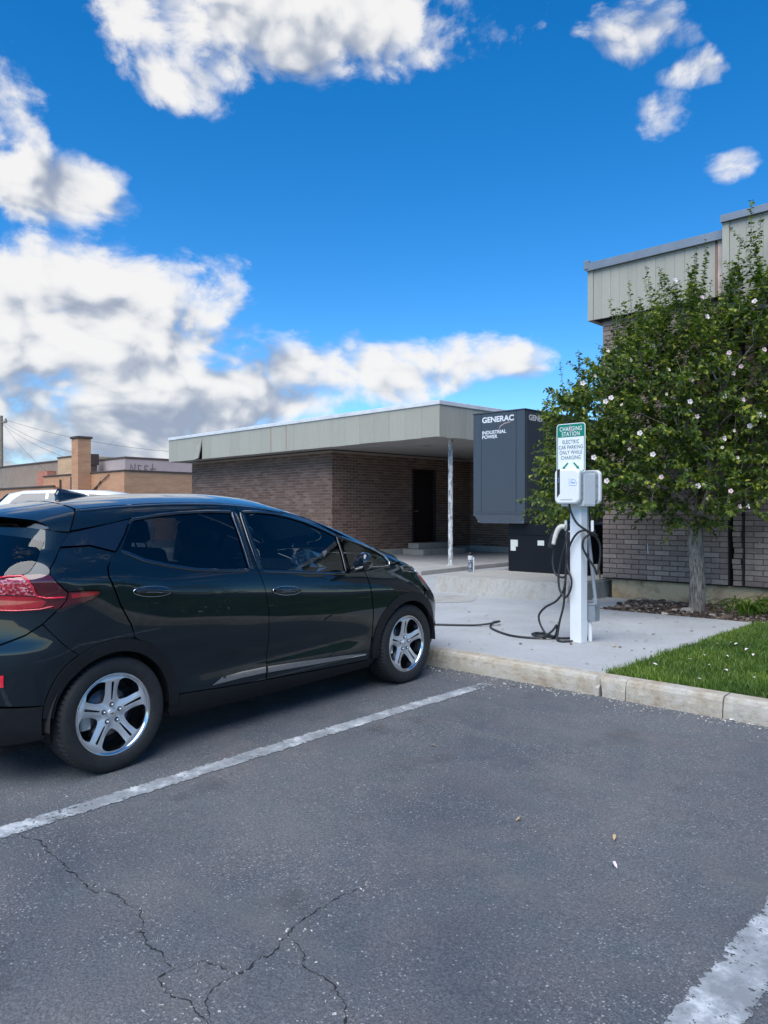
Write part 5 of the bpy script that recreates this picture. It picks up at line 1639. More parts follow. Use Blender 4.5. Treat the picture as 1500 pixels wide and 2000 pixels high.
    # ---- roof, windscreen, bonnet
    def top_sheet(name, xs, mat, tmax=1.0, off=0.0, nt_=17, thick=0.0, edge=None):
        V, N = [], []
        ts = np.linspace(-tmax, tmax, nt_ * 2 + 1)
        def pt(x, t):
            ze = float(RAIL(x)); zc = float(ZC(x))
            we = float(WRAIL(x)) if x < 2.6 else -float(body_p(qx(x, ze), ze)[1])
            return np.array([x, we * t, zc - (zc - ze) * abs(t) ** 2.3 + off])
        for x in xs:
            for t in ts:
                xx = edge(x, t) if edge else x
                p = pt(xx, t); e = 4e-3
                n = np.cross(pt(xx + e, t) - pt(xx - e, t), pt(xx, t + e) - pt(xx, t - e)); n /= np.linalg.norm(n)
                V.append(p); N.append(n)
        m = len(ts)
        F = [(i * m + k, (i + 1) * m + k, (i + 1) * m + k + 1, i * m + k + 1) for i in range(len(xs) - 1) for k in range(m - 1)]
        return V, F, N
    ed = lambda x, t: x + (0.02 - .11 * (1 - abs(t) ** 2)) * max(0, (0.25 - x) / .3) if False else x
    V, F, N = top_sheet('roof', list(np.linspace(-.035, 1.44, 50)), paint)
    link('roof', mesh_data('roof', V, F, paint, True, N), C)
    V, F, N = top_sheet('windscreen', list(np.linspace(1.452, 2.56, 30)), glass, tmax=.93, off=-.003)
    link('windscreen', mesh_data('windscreen', V, F, glass, True, N), C)
    for sgn in (1, -1):
        a = [(x, -sgn * float(WRAIL(x)) * t, float(ZC(x)) - float(ZC(x) - RAIL(x)) * t ** 2.3 + .001) for x in np.linspace(1.44, 2.58, 30) for t in (.92, 1.0)]
        Fq = [(2 * i, 2 * i + 1, 2 * i + 3, 2 * i + 2)[::-sgn] for i in range(29)]
        link('windscreen_pillar', mesh_data('windscreen_pillar', a, Fq, paint, True), C)
    V, F, N = top_sheet('bonnet', list(np.linspace(2.57, 3.36, 24)), paint)
    link('bonnet', mesh_data('bonnet', V, F, paint, True, N), C)
    # rear spoiler: roof carried back as a thick lip whose ends turn down to the pillars
    nf, ntt = 12, 20
    def sp_pt(f, t, under_=False):
        sg_ = 1 if t >= 0 else -1
        t = abs(t)
        c = np.array([-.047 - .425 * f, 0, 1.5135 - .060 * f - .010 * f * f])
        r = np.array([-.047 - .235 * f, .540 - .022 * f, 1.4605 - .052 * f])
        e_ = np.array([-.150 - .085 * f, .676 - .036 * f, 1.341 + .007 * f])
        if t < .72:
            u = t / .72
            p = c + (r - c) * np.array([u ** 2.2, u, u ** 2.3])
        else:
            u = (t - .72) / .28
            m_ = (r + e_) / 2 + np.array([0, .022, .022])
            p = r * (1 - u) ** 2 + 2 * m_ * u * (1 - u) + e_ * u * u
        if under_: p = p + np.array([.012 + .02 * f, -.016 * (t > .72) - .004, -.048 + .026 * f if t < .9 else -.004])
        return (float(p[0]), float(-sg_ * p[1]), float(p[2]))
    ts = np.linspace(-1, 1, 2 * ntt + 1); m = len(ts)
    Vt = [sp_pt(f, t) for f in np.linspace(0, 1, nf) for t in ts] + [sp_pt(f, t, True) for f in np.linspace(0, 1, nf) for t in ts]
    k = nf * m
    Fq = [(i * m + j, i * m + j + 1, (i + 1) * m + j + 1, (i + 1) * m + j) for i in range(nf - 1) for j in range(m - 1)]
    Ft = Fq + [tuple(q + k for q in f[::-1]) for f in Fq]
    last = (nf - 1) * m
    rimf = [(last + j, last + j + 1, last + j + 1 + k, last + j + k) for j in range(m - 1)]
    me = mesh_data('spoiler', Vt, Ft, [paint, gloss], True)
    for i in range(len(Fq), len(Ft)): me.polygons[i].material_index = 1
    so = link('spoiler', me, C)
    rv = [Vt[last + j] for j in range(m)] + [Vt[last + j + k] for j in range(m)]
    obj('spoiler_edge', (rv, [(j, j + 1, m + j + 1, m + j) for j in range(m - 1)]), gloss, so)
    obj('brake_light', bbox(-.405, -.39, -.12, .12, 1.400, 1.412, .003, 1), dred, C)
    # shark-fin aerial
    fin = []
    for t in np.linspace(0, 1, 12):
        x = .345 - .235 * t; hgt = .072 * (t ** .8) if t < .93 else .072 * .95 * (1 - (t - .93) / .07 * .55)
        w = .026 * (1 - .55 * abs(t - .5) * 2 * .5) * (1 if t < .95 else .6)
        z0 = float(ZC(x)) - .003
        fin.append([(x, -w, z0), (x - .002, -w * .55, z0 + hgt * .55), (x - .006 * t, 0, z0 + hgt), (x - .002, w * .55, z0 + hgt * .55), (x, w, z0)])
    V = [p for r_ in fin for p in r_]
    F = [(i * 5 + j, i * 5 + j + 1, (i + 1) * 5 + j + 1, (i + 1) * 5 + j) for i in range(11) for j in range(4)] + [(0, 4, 3, 2, 1), (55, 56, 57, 58, 59)]
    obj('aerial', (V, F), gloss, C, True)
    # ---- door handles
    for (hx, hz, pr, pl) in ((.236, .984, rear_r, rear_l), (1.285, .884, front_r, front_l)):
        el = [(hx + .125 * math.cos(a), hz + .030 * math.sin(a) - .09 * (.125 * math.cos(a))) for a in np.linspace(0, 2 * PI, 28)[:-1]]
        panel('handle_cup', el, gloss, off=.0015, inset=0, sp=.02, rim=.004, parent=pr, left=pl)
        strip('handle_ring', el + [el[0]], .005, chrome, .005, pr, lparent=pl)
        L = [(hx - .118, hz + .011), (hx - .06, hz + .013), (hx, hz + .007), (hx + .06, hz - .002), (hx + .118, hz - .011)]
        strip('door_handle', L, .032, dchrome, .016, pr, lparent=pl)
        strip('handle_chrome', [(a, c - .010) for a, c in L[1:-1]], .005, chrome, .018, pr, lparent=pl)
    # ---- mirror
    ms = []
    for t, w, hh, zc_, xc in ((0, .028, .035, 1.010, 1.955), (.25, .060, .065, 1.018, 1.952), (.55, .072, .080, 1.028, 1.945), (.85, .066, .074, 1.034, 1.935), (1.0, .040, .048, 1.036, 1.93)):
        y = -(.885 + .155 * t)
        ms.append([(xc + w * math.cos(a) * (1.15 if math.cos(a) > 0 else .62), y, zc_ + hh * math.sin(a) * (1 if math.sin(a) > 0 else .8)) for a in np.linspace(0, 2 * PI, 17)[:-1]])
    V = [p for r_ in ms for p in r_]
    F = [(i * 16 + j, i * 16 + (j + 1) % 16, (i + 1) * 16 + (j + 1) % 16, (i + 1) * 16 + j) for i in range(4) for j in range(16)] + [tuple(range(16))[::-1], tuple(range(64, 80))]
    mr, ml = both('mirror', (V, F), gloss, True, front_r, front_l)
    g = [(1.896 + .004, -.93, .985), (1.896, -1.015, .99), (1.892, -1.015, 1.075), (1.898, -.93, 1.07)]
    for p_, vf in ((mr, (g, [(0, 1, 2, 3)])), (ml, mirror_y((g, [(0, 1, 2, 3)]))[0])): obj('mirror_glass', vf, chrome, p_)
    both('mirror_stalk', tube([(1.955, -.82, .965), (1.955, -.87, .985), (1.95, -.93, 1.0)], [.022, .018, .02], 8), gloss, True, front_r, front_l)
    # ---- underbody and cabin
    obj('underbody', bbox(-.55, 3.2, -.62, .62, .17, .34, .03), under, C)
    obj('cabin_floor', box(-.35, 2.35, -.74, .74, .34, .42), under, C)
    obj('cabin_wall', box(-.60, -.44, -.6, .6, .40, 1.02), under, C)
    obj('cabin_wall', box(2.2, 2.3, -.66, .66, .36, .90), under, C)
    dash = prism([(2.12, .62), (2.02, .80), (2.06, .93), (2.25, .985), (2.50, .965), (2.5, .62)], -.70, .70, 'y')
    obj('dashboard', dash, seatm, C)
    obj('steering_wheel', move(lathe([(.168 + .014 * math.cos(a), .014 * math.sin(a)) for a in np.linspace(0, 2 * PI, 9)[:-1]], 28, 'z', True), (1.93, .37, .90), Matrix.Rotation(math.radians(66), 3, 'Y')), seatm, C, True)
    def seat(x, y, w):
        st = empty('seat', (0, 0, 0), 0, C)
        obj('cushion', bbox(x, x + .50, y - w, y + w, .46, .62, .05, 3), seatm, st, True)
        bk = move(bbox(-.06, .06, -w, w, 0, .58, .05, 3), (x - .01, y, .60), Matrix.Rotation(math.radians(-16), 3, 'Y'))
        obj('seat_back', bk, seatm, st, True)
        obj('headrest', move(bbox(-.05, .05, -.13, .13, 0, .17, .04, 3), (x - .205, y, 1.20), Matrix.Rotation(math.radians(-12), 3, 'Y')), seatm, st, True)
        for dy in (-.07, .07): obj('headrest_post', tube([(x - .16, y + dy, 1.13), (x - .20, y + dy, 1.23)], .006, 6), chrome, st)
    seat(1.12, -.36, .24); seat(1.12, .36, .24)
    seat(.22, -.42, .24); seat(.22, .42, .24)
    obj('rear_shelf', box(-.40, -.02, -.62, .62, .98, 1.0), seatm, C)
    obj('inner_mirror', bbox(1.70, 1.72, -.11, .11, 1.32, 1.385, .01, 2), gloss, C)
    # ---- wheels
    tyrem = simple('tyre_rubber', (0.014, 0.014, 0.015), 0.75, var=0.25, scale=25)
    alloy = simple('alloy_silver', (0.56, 0.57, 0.59), 0.34, 0.55, var=0.06, scale=6)
    bright = simple('machined_alloy', (0.62, 0.64, 0.66), 0.16, 1.0, var=0.04)
    steel = simple('brake_steel', (0.10, 0.10, 0.11), 0.45, 0.8, var=0.3, scale=20)
    # tyre with cut shoulder blocks
    prof = [(.226, -.094), (.232, -.101), (.250, -.107), (.276, -.110), (.298, -.106), (.311, -.098), (.3185, -.086), (.3205, -.070), (.3225, -.048), (.3225, -.044), (.315, -.042), (.315, -.034), (.3228, -.032), (.3235, -.006),
            (.315, -.004), (.315, .004), (.3235, .006), (.3228, .032), (.315, .034), (.315, .042), (.3225, .044), (.3205, .070), (.3185, .086), (.311, .098), (.298, .106), (.276, .110), (.240, .104), (.226, .094)]
    ns, mp_ = 198, len(prof)
    V, F, sm = [], [], []
    for k in range(ns):
        a = 2 * PI * k / ns
        for i, (r, h) in enumerate(prof):
            rr = r - (.0055 if (k % 3 == 0 and .3125 < r and abs(h) > .044) else 0)
            sk = .35 * abs(h)
            V.append((rr * math.cos(a + sk), h, rr * math.sin(a + sk)))
    for k in range(ns):
        for i in range(mp_ - 1):
            F.append((k * mp_ + i, k * mp_ + i + 1, ((k + 1) % ns) * mp_ + i + 1, ((k + 1) % ns) * mp_ + i))
            sm.append(i < 4 or i > mp_ - 6)
    tyre_me = mesh_data('tyre', V, F, tyrem)
    tyre_me.polygons.foreach_set('use_smooth', sm)
    # rim face: five twin spokes
    def chaikin(p, n=2):
        for _ in range(n):
            o = []
            for i in range(len(p)):
                a, b_ = p[i], p[(i + 1) % len(p)]
                o += [(a[0] * .75 + b_[0] * .25, a[1] * .75 + b_[1] * .25), (a[0] * .25 + b_[0] * .75, a[1] * .25 + b_[1] * .75)]
            p = o
        return p
    def rot2(p, a): return p[0] * math.cos(a) - p[1] * math.sin(a), p[0] * math.sin(a) + p[1] * math.cos(a)
    holes = []
    for i in range(5):
        ax0 = math.radians(90 + 72 * i); ax1 = math.radians(90 + 72 * (i + 1))
        side0 = [rot2((r, .037 + .10 * max(0, r - .13)), ax0) for r in (.105, .135, .165, .186)]
        side1 = [rot2((r, -(.037 + .10 * max(0, r - .13))), ax1) for r in (.186, .165, .135, .105)]
        mid_a = (ax0 + ax1) / 2
        outer = [rot2((.207, 0), mid_a + d) for d in (-.22, 0, .22)]
        inner = [rot2((.080, 0), mid_a)]
        holes.append(chaikin(side0 + outer + side1 + inner, 2))
        slot = [(.078, -.0035), (.12, -.0055), (.178, -.0075), (.182, 0), (.178, .0075), (.12, .0055), (.078, .0035)]
        holes.append([rot2(p, ax0) for p in slot])
    circ = [(.216 * math.cos(a), .216 * math.sin(a)) for a in np.linspace(0, 2 * PI, 81)[:-1]]
    V2, T = tri2d(circ, holes, .012)
    rad = np.hypot(V2[:, 0], V2[:, 1])
    dish = lambda r: -.066 - .022 * np.clip((r - .05) / .14, 0, 1) ** 1.3 + .010 * np.clip((r - .195) / .02, 0, 1)
    def crown(p):
        r = np.hypot(p[:, 0], p[:, 1]); a = np.arctan2(p[:, 1], p[:, 0])
        d = (a - math.radians(90)) % math.radians(72); d = np.minimum(d, math.radians(72) - d)
        lat = np.abs(np.sin(d)) * r
        return .013 * np.clip((lat - .016) / .024, 0, 1) * np.clip((.205 - r) / .06, 0, 1)
    Yv = dish(rad) + crown(V2)
    P3 = np.stack([V2[:, 0], Yv, V2[:, 1]], 1)
    fl_ = []
    for t in T:
        a, b_, c = P3[t[0]], P3[t[1]], P3[t[2]]
        fl_.append(tuple(t) if np.cross(b_ - a, c - a)[1] < 0 else tuple(t[::-1]))
    face_me = mesh_data('rim_face', P3.tolist(), fl_, alloy, True)
    V, F = [], []
    for hl in holes + [circ]:
        hl = densify(hl, .012)
        L = np.array(hl); y = dish(np.hypot(L[:, 0], L[:, 1])) + crown(L); k = len(V); n = len(L)
        V += [(p[0], yy, p[1]) for p, yy in zip(L, y)] + [(p[0] * .985, yy + .050, p[1] * .985) for p, yy in zip(L, y)]
        F += [(k + i, k + (i + 1) % n, k + n + (i + 1) % n, k + n + i) for i in range(n)]
    walls_me = mesh_data('spoke_sides', V, F, bright, True)
    lip_me = mesh_data('rim_lip', *lathe([(.208, -.074), (.214, -.088), (.222, -.0955), (.2285, -.0955), (.2305, -.091), (.226, -.080), (.212, -.060), (.203, -.020), (.200, .09)], 72, 'y'), bright, True)
    disc_me = mesh_data('brake_disc', *lathe([(.055, -.020), (.075, -.012), (.135, -.012), (.138, 0), (.135, .012), (.05, .012)], 48, 'y'), steel, True)
    back_me = mesh_data('wheel_back', *lathe([(0, .045), (.199, .045), (.199, .09)], 36, 'y'), under)
    cal_me = mesh_data('brake_caliper', *move(bbox(-.17, -.105, -.038, .03, -.075, .045, .012, 2)), simple('caliper_grey', (0.33, 0.34, 0.35), 0.5, 0.6, var=0.2, scale=25), True)
    nut_me = mesh_data('lug_nut', *lathe([(0, -.086), (.006, -.086), (.0085, -.080), (.0085, -.060)], 10, 'y'), bright, True)
    well_me = mesh_data('lug_recess', *lathe([(.0095, -.0695), (.013, -.0685), (.0135, -.067)], 14, 'y'), under)
    cap_me = mesh_data('centre_cap', *lathe([(0, -.0735), (.024, -.073), (.028, -.070), (.029, -.062)], 28, 'y'), alloy, True)
    bt = [(-.012, -.003), (-.004, -.003), (-.003, -.0065), (.0035, -.0065), (.0042, -.003), (.0125, -.003), (.0110, .003), (.0042, .003), (.003, .0065), (-.0035, .0065), (-.0042, .003), (-.0135, .003)]
    mark_me = mesh_data('wheel_emblem', [(x, -.0743, z) for x, z in bt], [tuple(range(len(bt)))], simple('emblem_gold', (0.32, 0.24, 0.12), 0.35, 0.7))
    for nm, x, side in (('wheel', 0, -1), ('wheel', 2.601, -1), ('wheel', 0, 1), ('wheel', 2.601, 1)):
        w = empty(nm, (x, side * .757, .322), 0 if side < 0 else PI, C)
        ty = link('tyre', tyre_me, w)
        rm = link('rim', face_me, w)
        for me in (walls_me, lip_me, cap_me, mark_me): link(me.name, me, rm)
        for i in range(5):
            a = math.radians(90 + 72 * i)
            link('lug_nut', nut_me, rm, (.050 * math.cos(a), 0, .050 * math.sin(a)))
            link('lug_recess', well_me, rm, (.050 * math.cos(a), 0, .050 * math.sin(a)))
        link('brake_disc', disc_me, w); link('wheel_back', back_me, w)
        cl = link('brake_caliper', cal_me, w)
        # dark liner behind the wheel
        lv, lf = [], []
        for i in range(33):
            a = math.radians(-3 + 186 * i / 32)
            for yy in (-.105, .25): lv.append((.372 * math.cos(a), yy, .372 * math.sin(a)))
        lf = [(2 * i, 2 * i + 1, 2 * i + 3, 2 * i + 2) for i in range(32)]
        lv += [(.372 * math.cos(math.radians(t)), .25, .372 * math.sin(math.radians(t))) for t in range(-3, 184, 6)]
        lf.append(tuple(range(66, len(lv))))
        obj('arch_liner', (lv, lf), under, w)

    # crumpled sunshade leaning inside the passenger window
    Sd = []
    rows, cols = 9, 9
    for j in range(rows):
        for i in range(cols):
            u, v = i / (cols - 1), j / (rows - 1)
            Sd.append((u * .30 - .05 + .03 * rng.normal(), -.02 + .045 * rng.normal() * .6, v * (.20 * math.sin(PI * (u * .8 + .15))) + .012 * rng.normal()))
    F = [(j * cols + i, j * cols + i + 1, (j + 1) * cols + i + 1, (j + 1) * cols + i) for j in range(rows - 1) for i in range(cols - 1)]
    sd = obj('sunshade', (Sd, F), simple('silver_film', (0.62, 0.63, 0.63), 0.25, 0.7, var=0.1, scale=30))
    M = Matrix.Translation(C.location) @ C.rotation_euler.to_matrix().to_4x4()
    sd.matrix_world = M @ Matrix.Translation((1.60, -.60, .955))
    tag(sd, 'crumpled silver sunshade behind the front side window of the dark car', 'sunshade')


build_car()

# ================================================================ flowering tree
TREE = Vector((-3.815, 9.505, 0.14))


def build_tree():
    T = empty('flowering_tree', TREE)
    tag(T, 'single-trunk flowering tree with pale blossoms in front of the brick wall', 'tree')
    # crown outline seen square-on: (sideways, height); the depth of the crown follows the outline's width
    view = Vector((math.cos(math.radians(44)), math.sin(math.radians(44)), 0))
    deep = Vector((-math.sin(math.radians(44)), math.cos(math.radians(44)), 0))
    outline = [(-1.80, 1.60), (-1.86, 1.42), (-1.62, 1.30), (-1.3, 1.42), (-.9, 1.45), (-.55, 1.38), (-.1, 1.25), (.25, 1.40), (.55, 1.65), (.95, 1.8), (1.5, 1.95), (1.8, 2.2), (1.85, 2.8), (1.6, 3.4), (1.25, 3.85), (.95, 4.10), (.65, 4.12),
               (.45, 3.95), (.25, 3.68), (-.05, 3.66), (-.35, 3.72), (-.65, 3.62), (-.90, 3.45), (-1.10, 3.22), (-1.28, 3.0), (-1.55, 2.82), (-1.82, 2.58), (-1.72, 2.2), (-1.78, 1.85)]
    poly = [(a, b) for a, b in outline]
    att = []
    tries = 0
    while len(att) < 680 and tries < 60000:
        tries += 1
        a, z = rng.uniform(-2.2, 2.2), rng.uniform(1.05, 5.0)
        if not pip(np.array([a]), np.array([z]), poly)[0]: continue
        hw = 1.15 * math.sqrt(max(0.05, 1 - ((z - 2.4) / 2.9) ** 2)) * math.sqrt(max(0.12, 1 - (a / 2.45) ** 2))
        d = rng.uniform(-1, 1) * hw
        p = view * a + deep * d * (1.0 if d < 0 else .62) + Vector((0, 0, z - .14))
        if any((p - q).length < 0.160 for q in att): continue
        att.append(p)
    top = Vector((0.0, 0, 0.98))
    nodes = [Vector((0, 0, 0)), Vector((-.005, 0, .5)), top]
    par = [-1, 0, 1]
    dist = [0, .5, .98]
    att.sort(key=lambda p: (p - top).length)
    tips = []
    for p in att:
        best, bi = 1e9, 2
        for i in range(2, len(nodes)):
            v = p - nodes[i]
            l = v.length
            if l > 1.6 and i > 40: continue
            c = l + 0.42 * dist[i] + (0.35 * max(0, -v.z))
            if c < best: best, bi = c, i
        v = p - nodes[bi]
        if v.length > .5:
            mid = nodes[bi] + v * .5 + Vector((rng.normal(0, .04), rng.normal(0, .04), -.03 * v.length + rng.normal(0, .03)))
            nodes.append(mid); par.append(bi); dist.append(dist[bi] + v.length * .5)
            bi = len(nodes) - 1
        nodes.append(p); par.append(bi); dist.append(dist[bi] + (p - nodes[bi]).length)
        tips.append(len(nodes) - 1)
    # pipe-model radii
    load = [0.0] * len(nodes)
    kids = [0] * len(nodes)
    for i in range(len(nodes) - 1, 2, -1):
        if load[i] == 0: load[i] = 1.0
        load[par[i]] += load[i]
    rad = [max(.0030, .0030 * l ** .46) for l in load]
    bv, bf = [], []
    for i in range(3, len(nodes)):
        a, b = nodes[par[i]], nodes[i]
        r0 = min(rad[par[i]], rad[i] * 1.5) if par[i] > 2 else min(.055, rad[i] * 1.4)
        v, f = tube([a, (a + b) / 2 + Vector((rng.normal(0, .012), rng.normal(0, .012), rng.normal(0, .012))), b], [r0, (r0 + rad[i]) / 2, rad[i]], 5, False)
        k = len(bv); bv += v; bf += [tuple(q + k for q in t) for t in f]
    obj('branches', (bv, bf), MAT['bark'], T, True)
    # trunk: furrowed, flared at the foot and dividing at the top
    rings = []
    nseg = 28
    for j in range(26):
        t = j / 25; z = t * 1.12 - .03
        r = .090 + .018 * math.exp(-t * 14) - .008 * t + .026 * max(0, t - .8) * 4 * (t - .8)
        ring = []
        for k in range(nseg):
            a = 2 * PI * k / nseg
            w = 1 + .045 * math.sin(a * 5 + 2.2 * t) + .03 * math.sin(a * 11 - 3 * t + .7) + rng.normal(0, .012)
            ring.append((r * w * math.cos(a) + .012 * math.sin(t * 5), r * w * math.sin(a), z))
        rings.append(ring)
    V = [p for r in rings for p in r]
    F = [(j * nseg + k, j * nseg + (k + 1) % nseg, (j + 1) * nseg + (k + 1) % nseg, (j + 1) * nseg + k) for j in range(25) for k in range(nseg)]
    F.append(tuple(range(25 * nseg, 26 * nseg)))
    obj('trunk', (V, F), MAT['bark'], T, True)
    # shoots and leaves
    LV, LF = [], []
    tv, tf = [], []
    flowers = []
    # toothed, lobed leaf folded along the midrib
    half = [(0.0, 0), (.22, .20), (.38, .42), (.50, .30), (.68, .27), (1.0, 0)]
    def leaf(p, d, up, s):
        side = d.cross(up); side = side.normalized() if side.length > 1e-4 else Vector((1, 0, 0))
        nrm = side.cross(d).normalized()
        k = len(LV)
        fold = .28
        pts = [(x, y) for x, y in half] + [(x, -y) for x, y in half[-2:0:-1]]
        for x, y in pts:
            q = p + d * (x * s) + side * (y * s) + nrm * (abs(y) * fold * s - x * x * .18 * s)
            LV.append((q.x, q.y, q.z))
        LF.append((k, k + 1, k + 2)); LF.append((k, k + 2, k + 3, k + 5)); LF.append((k + 3, k + 4, k + 5))
        LF.append((k, k + 8, k + 9)) ; LF.append((k, k + 5, k + 7, k + 8)); LF.append((k + 5, k + 6, k + 7))
    def shoot(start, d, L, high, wob=.05, dens=.0225):
        cur = Vector(start)
        path = [cur.copy()]
        nl = int(L / dens)
        ang = rng.uniform(0, 6)
        sz = rng.uniform(.056, .084)
        for k in range(nl):
            t = k / nl
            d = (d + Vector((rng.normal(0, wob), rng.normal(0, wob), .03 * high - .015 * (1 - high)))).normalized()
            cur = cur + d * dens
            path.append(cur.copy())
            ang += 2.4
            o = d.orthogonal().normalized(); o = Matrix.Rotation(ang, 3, d) @ o
            ld = (o * .85 + d * .45 + Vector((0, 0, -.25 + .2 * rng.normal()))).normalized()
            leaf(cur, ld, Vector((rng.normal(0, .35), rng.normal(0, .35), 1)), sz * rng.uniform(.7, 1.25) * (1 - .45 * t))
            if k % 3 == 0:
                ld2 = (-o * .8 + d * .4 + Vector((0, 0, -.2))).normalized()
                leaf(cur, ld2, Vector((0, 0, 1)), sz * rng.uniform(.6, 1.1) * (1 - .4 * t))
        v, f = tube(path[::3] + [path[-1]], .0024, 4, False)
        kk = len(tv); tv.extend(v); tf.extend(tuple(q + kk for q in t_) for t_ in f)
        flowers.append((path[-1], d))
        if L > .3: flowers.append((path[len(path) // 2], (d + Vector((rng.normal(0, .8), rng.normal(0, .8), 0))).normalized()))
    for ti in tips:
        p = nodes[ti]
        out = p - Vector((0, 0, 1.5)); out.z *= .55
        out = out.normalized() if out.length > .01 else Vector((0, 0, 1))
        high = max(0, min(1, (p.z - 2.6) / 1.5))
        for sh in range(4):
            d = (out * (.75 - .4 * high) + Vector((rng.normal(0, .42), rng.normal(0, .42), rng.normal(.10, .30) + .85 * high))).normalized()
            shoot(p + Vector((rng.normal(0, .03), rng.normal(0, .03), rng.normal(0, .03))), d, rng.uniform(.18, .38), high)
    # upright leaders standing clear of the crown
    for a, z0, z1 in ((-.06, 3.4, 4.55), (-.16, 3.4, 4.30), (-.22, 3.5, 4.42), (-.36, 3.4, 4.36), (-.48, 3.4, 4.10), (-.66, 3.3, 4.22), (-.82, 3.1, 4.12), (-.95, 3.0, 3.75), (-1.10, 2.9, 3.80), (-1.30, 2.7, 3.55), (-1.5, 2.6, 3.25), (-1.75, 2.4, 3.05), (-1.95, 2.2, 2.75),
                      (.12, 3.4, 3.95), (.30, 3.5, 4.12), (.48, 3.8, 4.50), (.60, 3.9, 4.95), (.66, 3.9, 4.70), (.78, 4.0, 4.82), (.92, 4.0, 4.72), (1.1, 3.9, 4.6), (1.3, 3.7, 4.3), (.55, 3.9, 4.4), (.72, 4.0, 4.45), (.85, 4.0, 4.5)):
        z1 += .14
        st = view * (a * .93) + deep * rng.normal(-.1, .30) + Vector((0, 0, z0 - .14))
        bi = min(range(3, len(nodes)), key=lambda i: (nodes[i] - st).length)
        v, f = tube([nodes[bi], (nodes[bi] + st) / 2, st], .006, 5, False)
        kk = len(tv); tv.extend(v); tf.extend(tuple(q + kk for q in t_) for t_ in f)
        shoot(st, (Vector((0, 0, 1)) + view * (a * .08) + Vector((rng.normal(0, .06), rng.normal(0, .06), 0))).normalized(), z1 - z0, 1.0, .03)
        for _ in range(5):
            shoot(st + Vector((rng.normal(0, .03), rng.normal(0, .03), (z1 - z0) * rng.uniform(.0, .55))), (Vector((0, 0, 1)) + Vector((rng.normal(0, .35), rng.normal(0, .35), 0))).normalized(), (z1 - z0) * rng.uniform(.25, .5), 1.0, .04)
    obj('twigs', (tv, tf), MAT['bark'], T)
    lo = obj('crown', (LV, LF), MAT['leaf'], T)
    # blossoms: five broad petals around a pale column
    fv, ff = [], []
    for i in range(5):
        a = 2 * PI * i / 5
        k = len(fv)
        for r, w, z in ((.003, 0, 0), (.016, -.72, .012), (.031, -.60, .022), (.037, 0, .016), (.031, .60, .026), (.016, .72, .014)):
            fv.append((r * math.cos(a + w), r * math.sin(a + w), z + .004 * (i % 2)))
        ff.append((k, k + 1, k + 2, k + 3, k + 4, k + 5))
    v, f = tube([(0, 0, 0), (0, 0, .026)], [.003, .0045], 6)
    k = len(fv); fv += v; ff += [tuple(q + k for q in t_) for t_ in f]
    v, f = tube([(0, 0, -.016), (0, 0, -.004), (0, 0, .006)], [.003, .008, .006], 6)
    k = len(fv); fv += v; ff += [tuple(q + k for q in t_) for t_ in f]
    bl = [mesh_data('blossom', [(x * s, y * s, z * s) for x, y, z in fv], ff, m_) for s, m_ in ((.86, simple('petal_white', (0.62, 0.55, 0.53), 0.6, var=.08, scale=60)), (.75, simple('petal_pink', (0.56, 0.40, 0.42), 0.6, var=.1, scale=60)), (.55, simple('bud_cream', (0.60, 0.53, 0.40), 0.6, var=.1, scale=60)))]
    order = sorted(range(len(flowers)), key=lambda i: flowers[i][0].dot(deep) + rng.normal(0, .35))
    for i in order[:85]:
        p, d = flowers[i]
        d = (d * .5 + Vector((rng.normal(0, .5), rng.normal(0, .5), .2)) - deep * .9).normalized()
        q = d.to_track_quat('Z', 'Y').to_euler()
        link('blossom', bl[int(rng.choice([0, 1, 2], p=[.45, .3, .25]))], T, p + d * .02, q)


build_tree()


def build_plants():
    def clump(name, at, n, h, spread, lab, cat):
        V, F = [], []
        for i in range(n):
            a = rng.uniform(0, 2 * PI); r = abs(rng.normal(0, spread * .4))
            b = Vector((r * math.cos(a), r * math.sin(a), 0)); d = Vector((math.cos(a), math.sin(a), 0))
            d = (d + Vector((rng.normal(0, .5), rng.normal(0, .5), 0))).normalized()
            L = h * rng.uniform(.7, 1.25); w = rng.uniform(.008, .014); sd = Vector((-d.y, d.x, 0))
            k = len(V)
            for t in (0, .3, .55, .8, 1.0):
                c = b + d * (L * .75 * t * t + .02 * t) + Vector((0, 0, L * (1.05 * t - .75 * t ** 3)))
                ww = w * (1 - .85 * t ** 2)
                V.append(tuple(c - sd * ww)); V.append(tuple(c + sd * ww + Vector((0, 0, .004))))
            F += [(k + 2 * j, k + 2 * j + 1, k + 2 * j + 3, k + 2 * j + 2) for j in range(4)]
        o = obj(name, (V, F), MAT['grass'], loc=at)
        tag(o, lab, cat, 'strap-leaved plants in the bed')
    clump('daylily', (-3.22, 9.60, .14), 120, .36, .42, 'leafy green clump nearest the tree trunk in the bed', 'plant')
    clump('daylily', (-2.62, 9.45, .14), 120, .38, .42, 'leafy green clump at the edge of the photo in the bed', 'plant')
    clump('daylily', (-2.95, 9.92, .14), 70, .44, .30, 'leafy green clump standing against the stained foundation', 'plant')


build_plants()

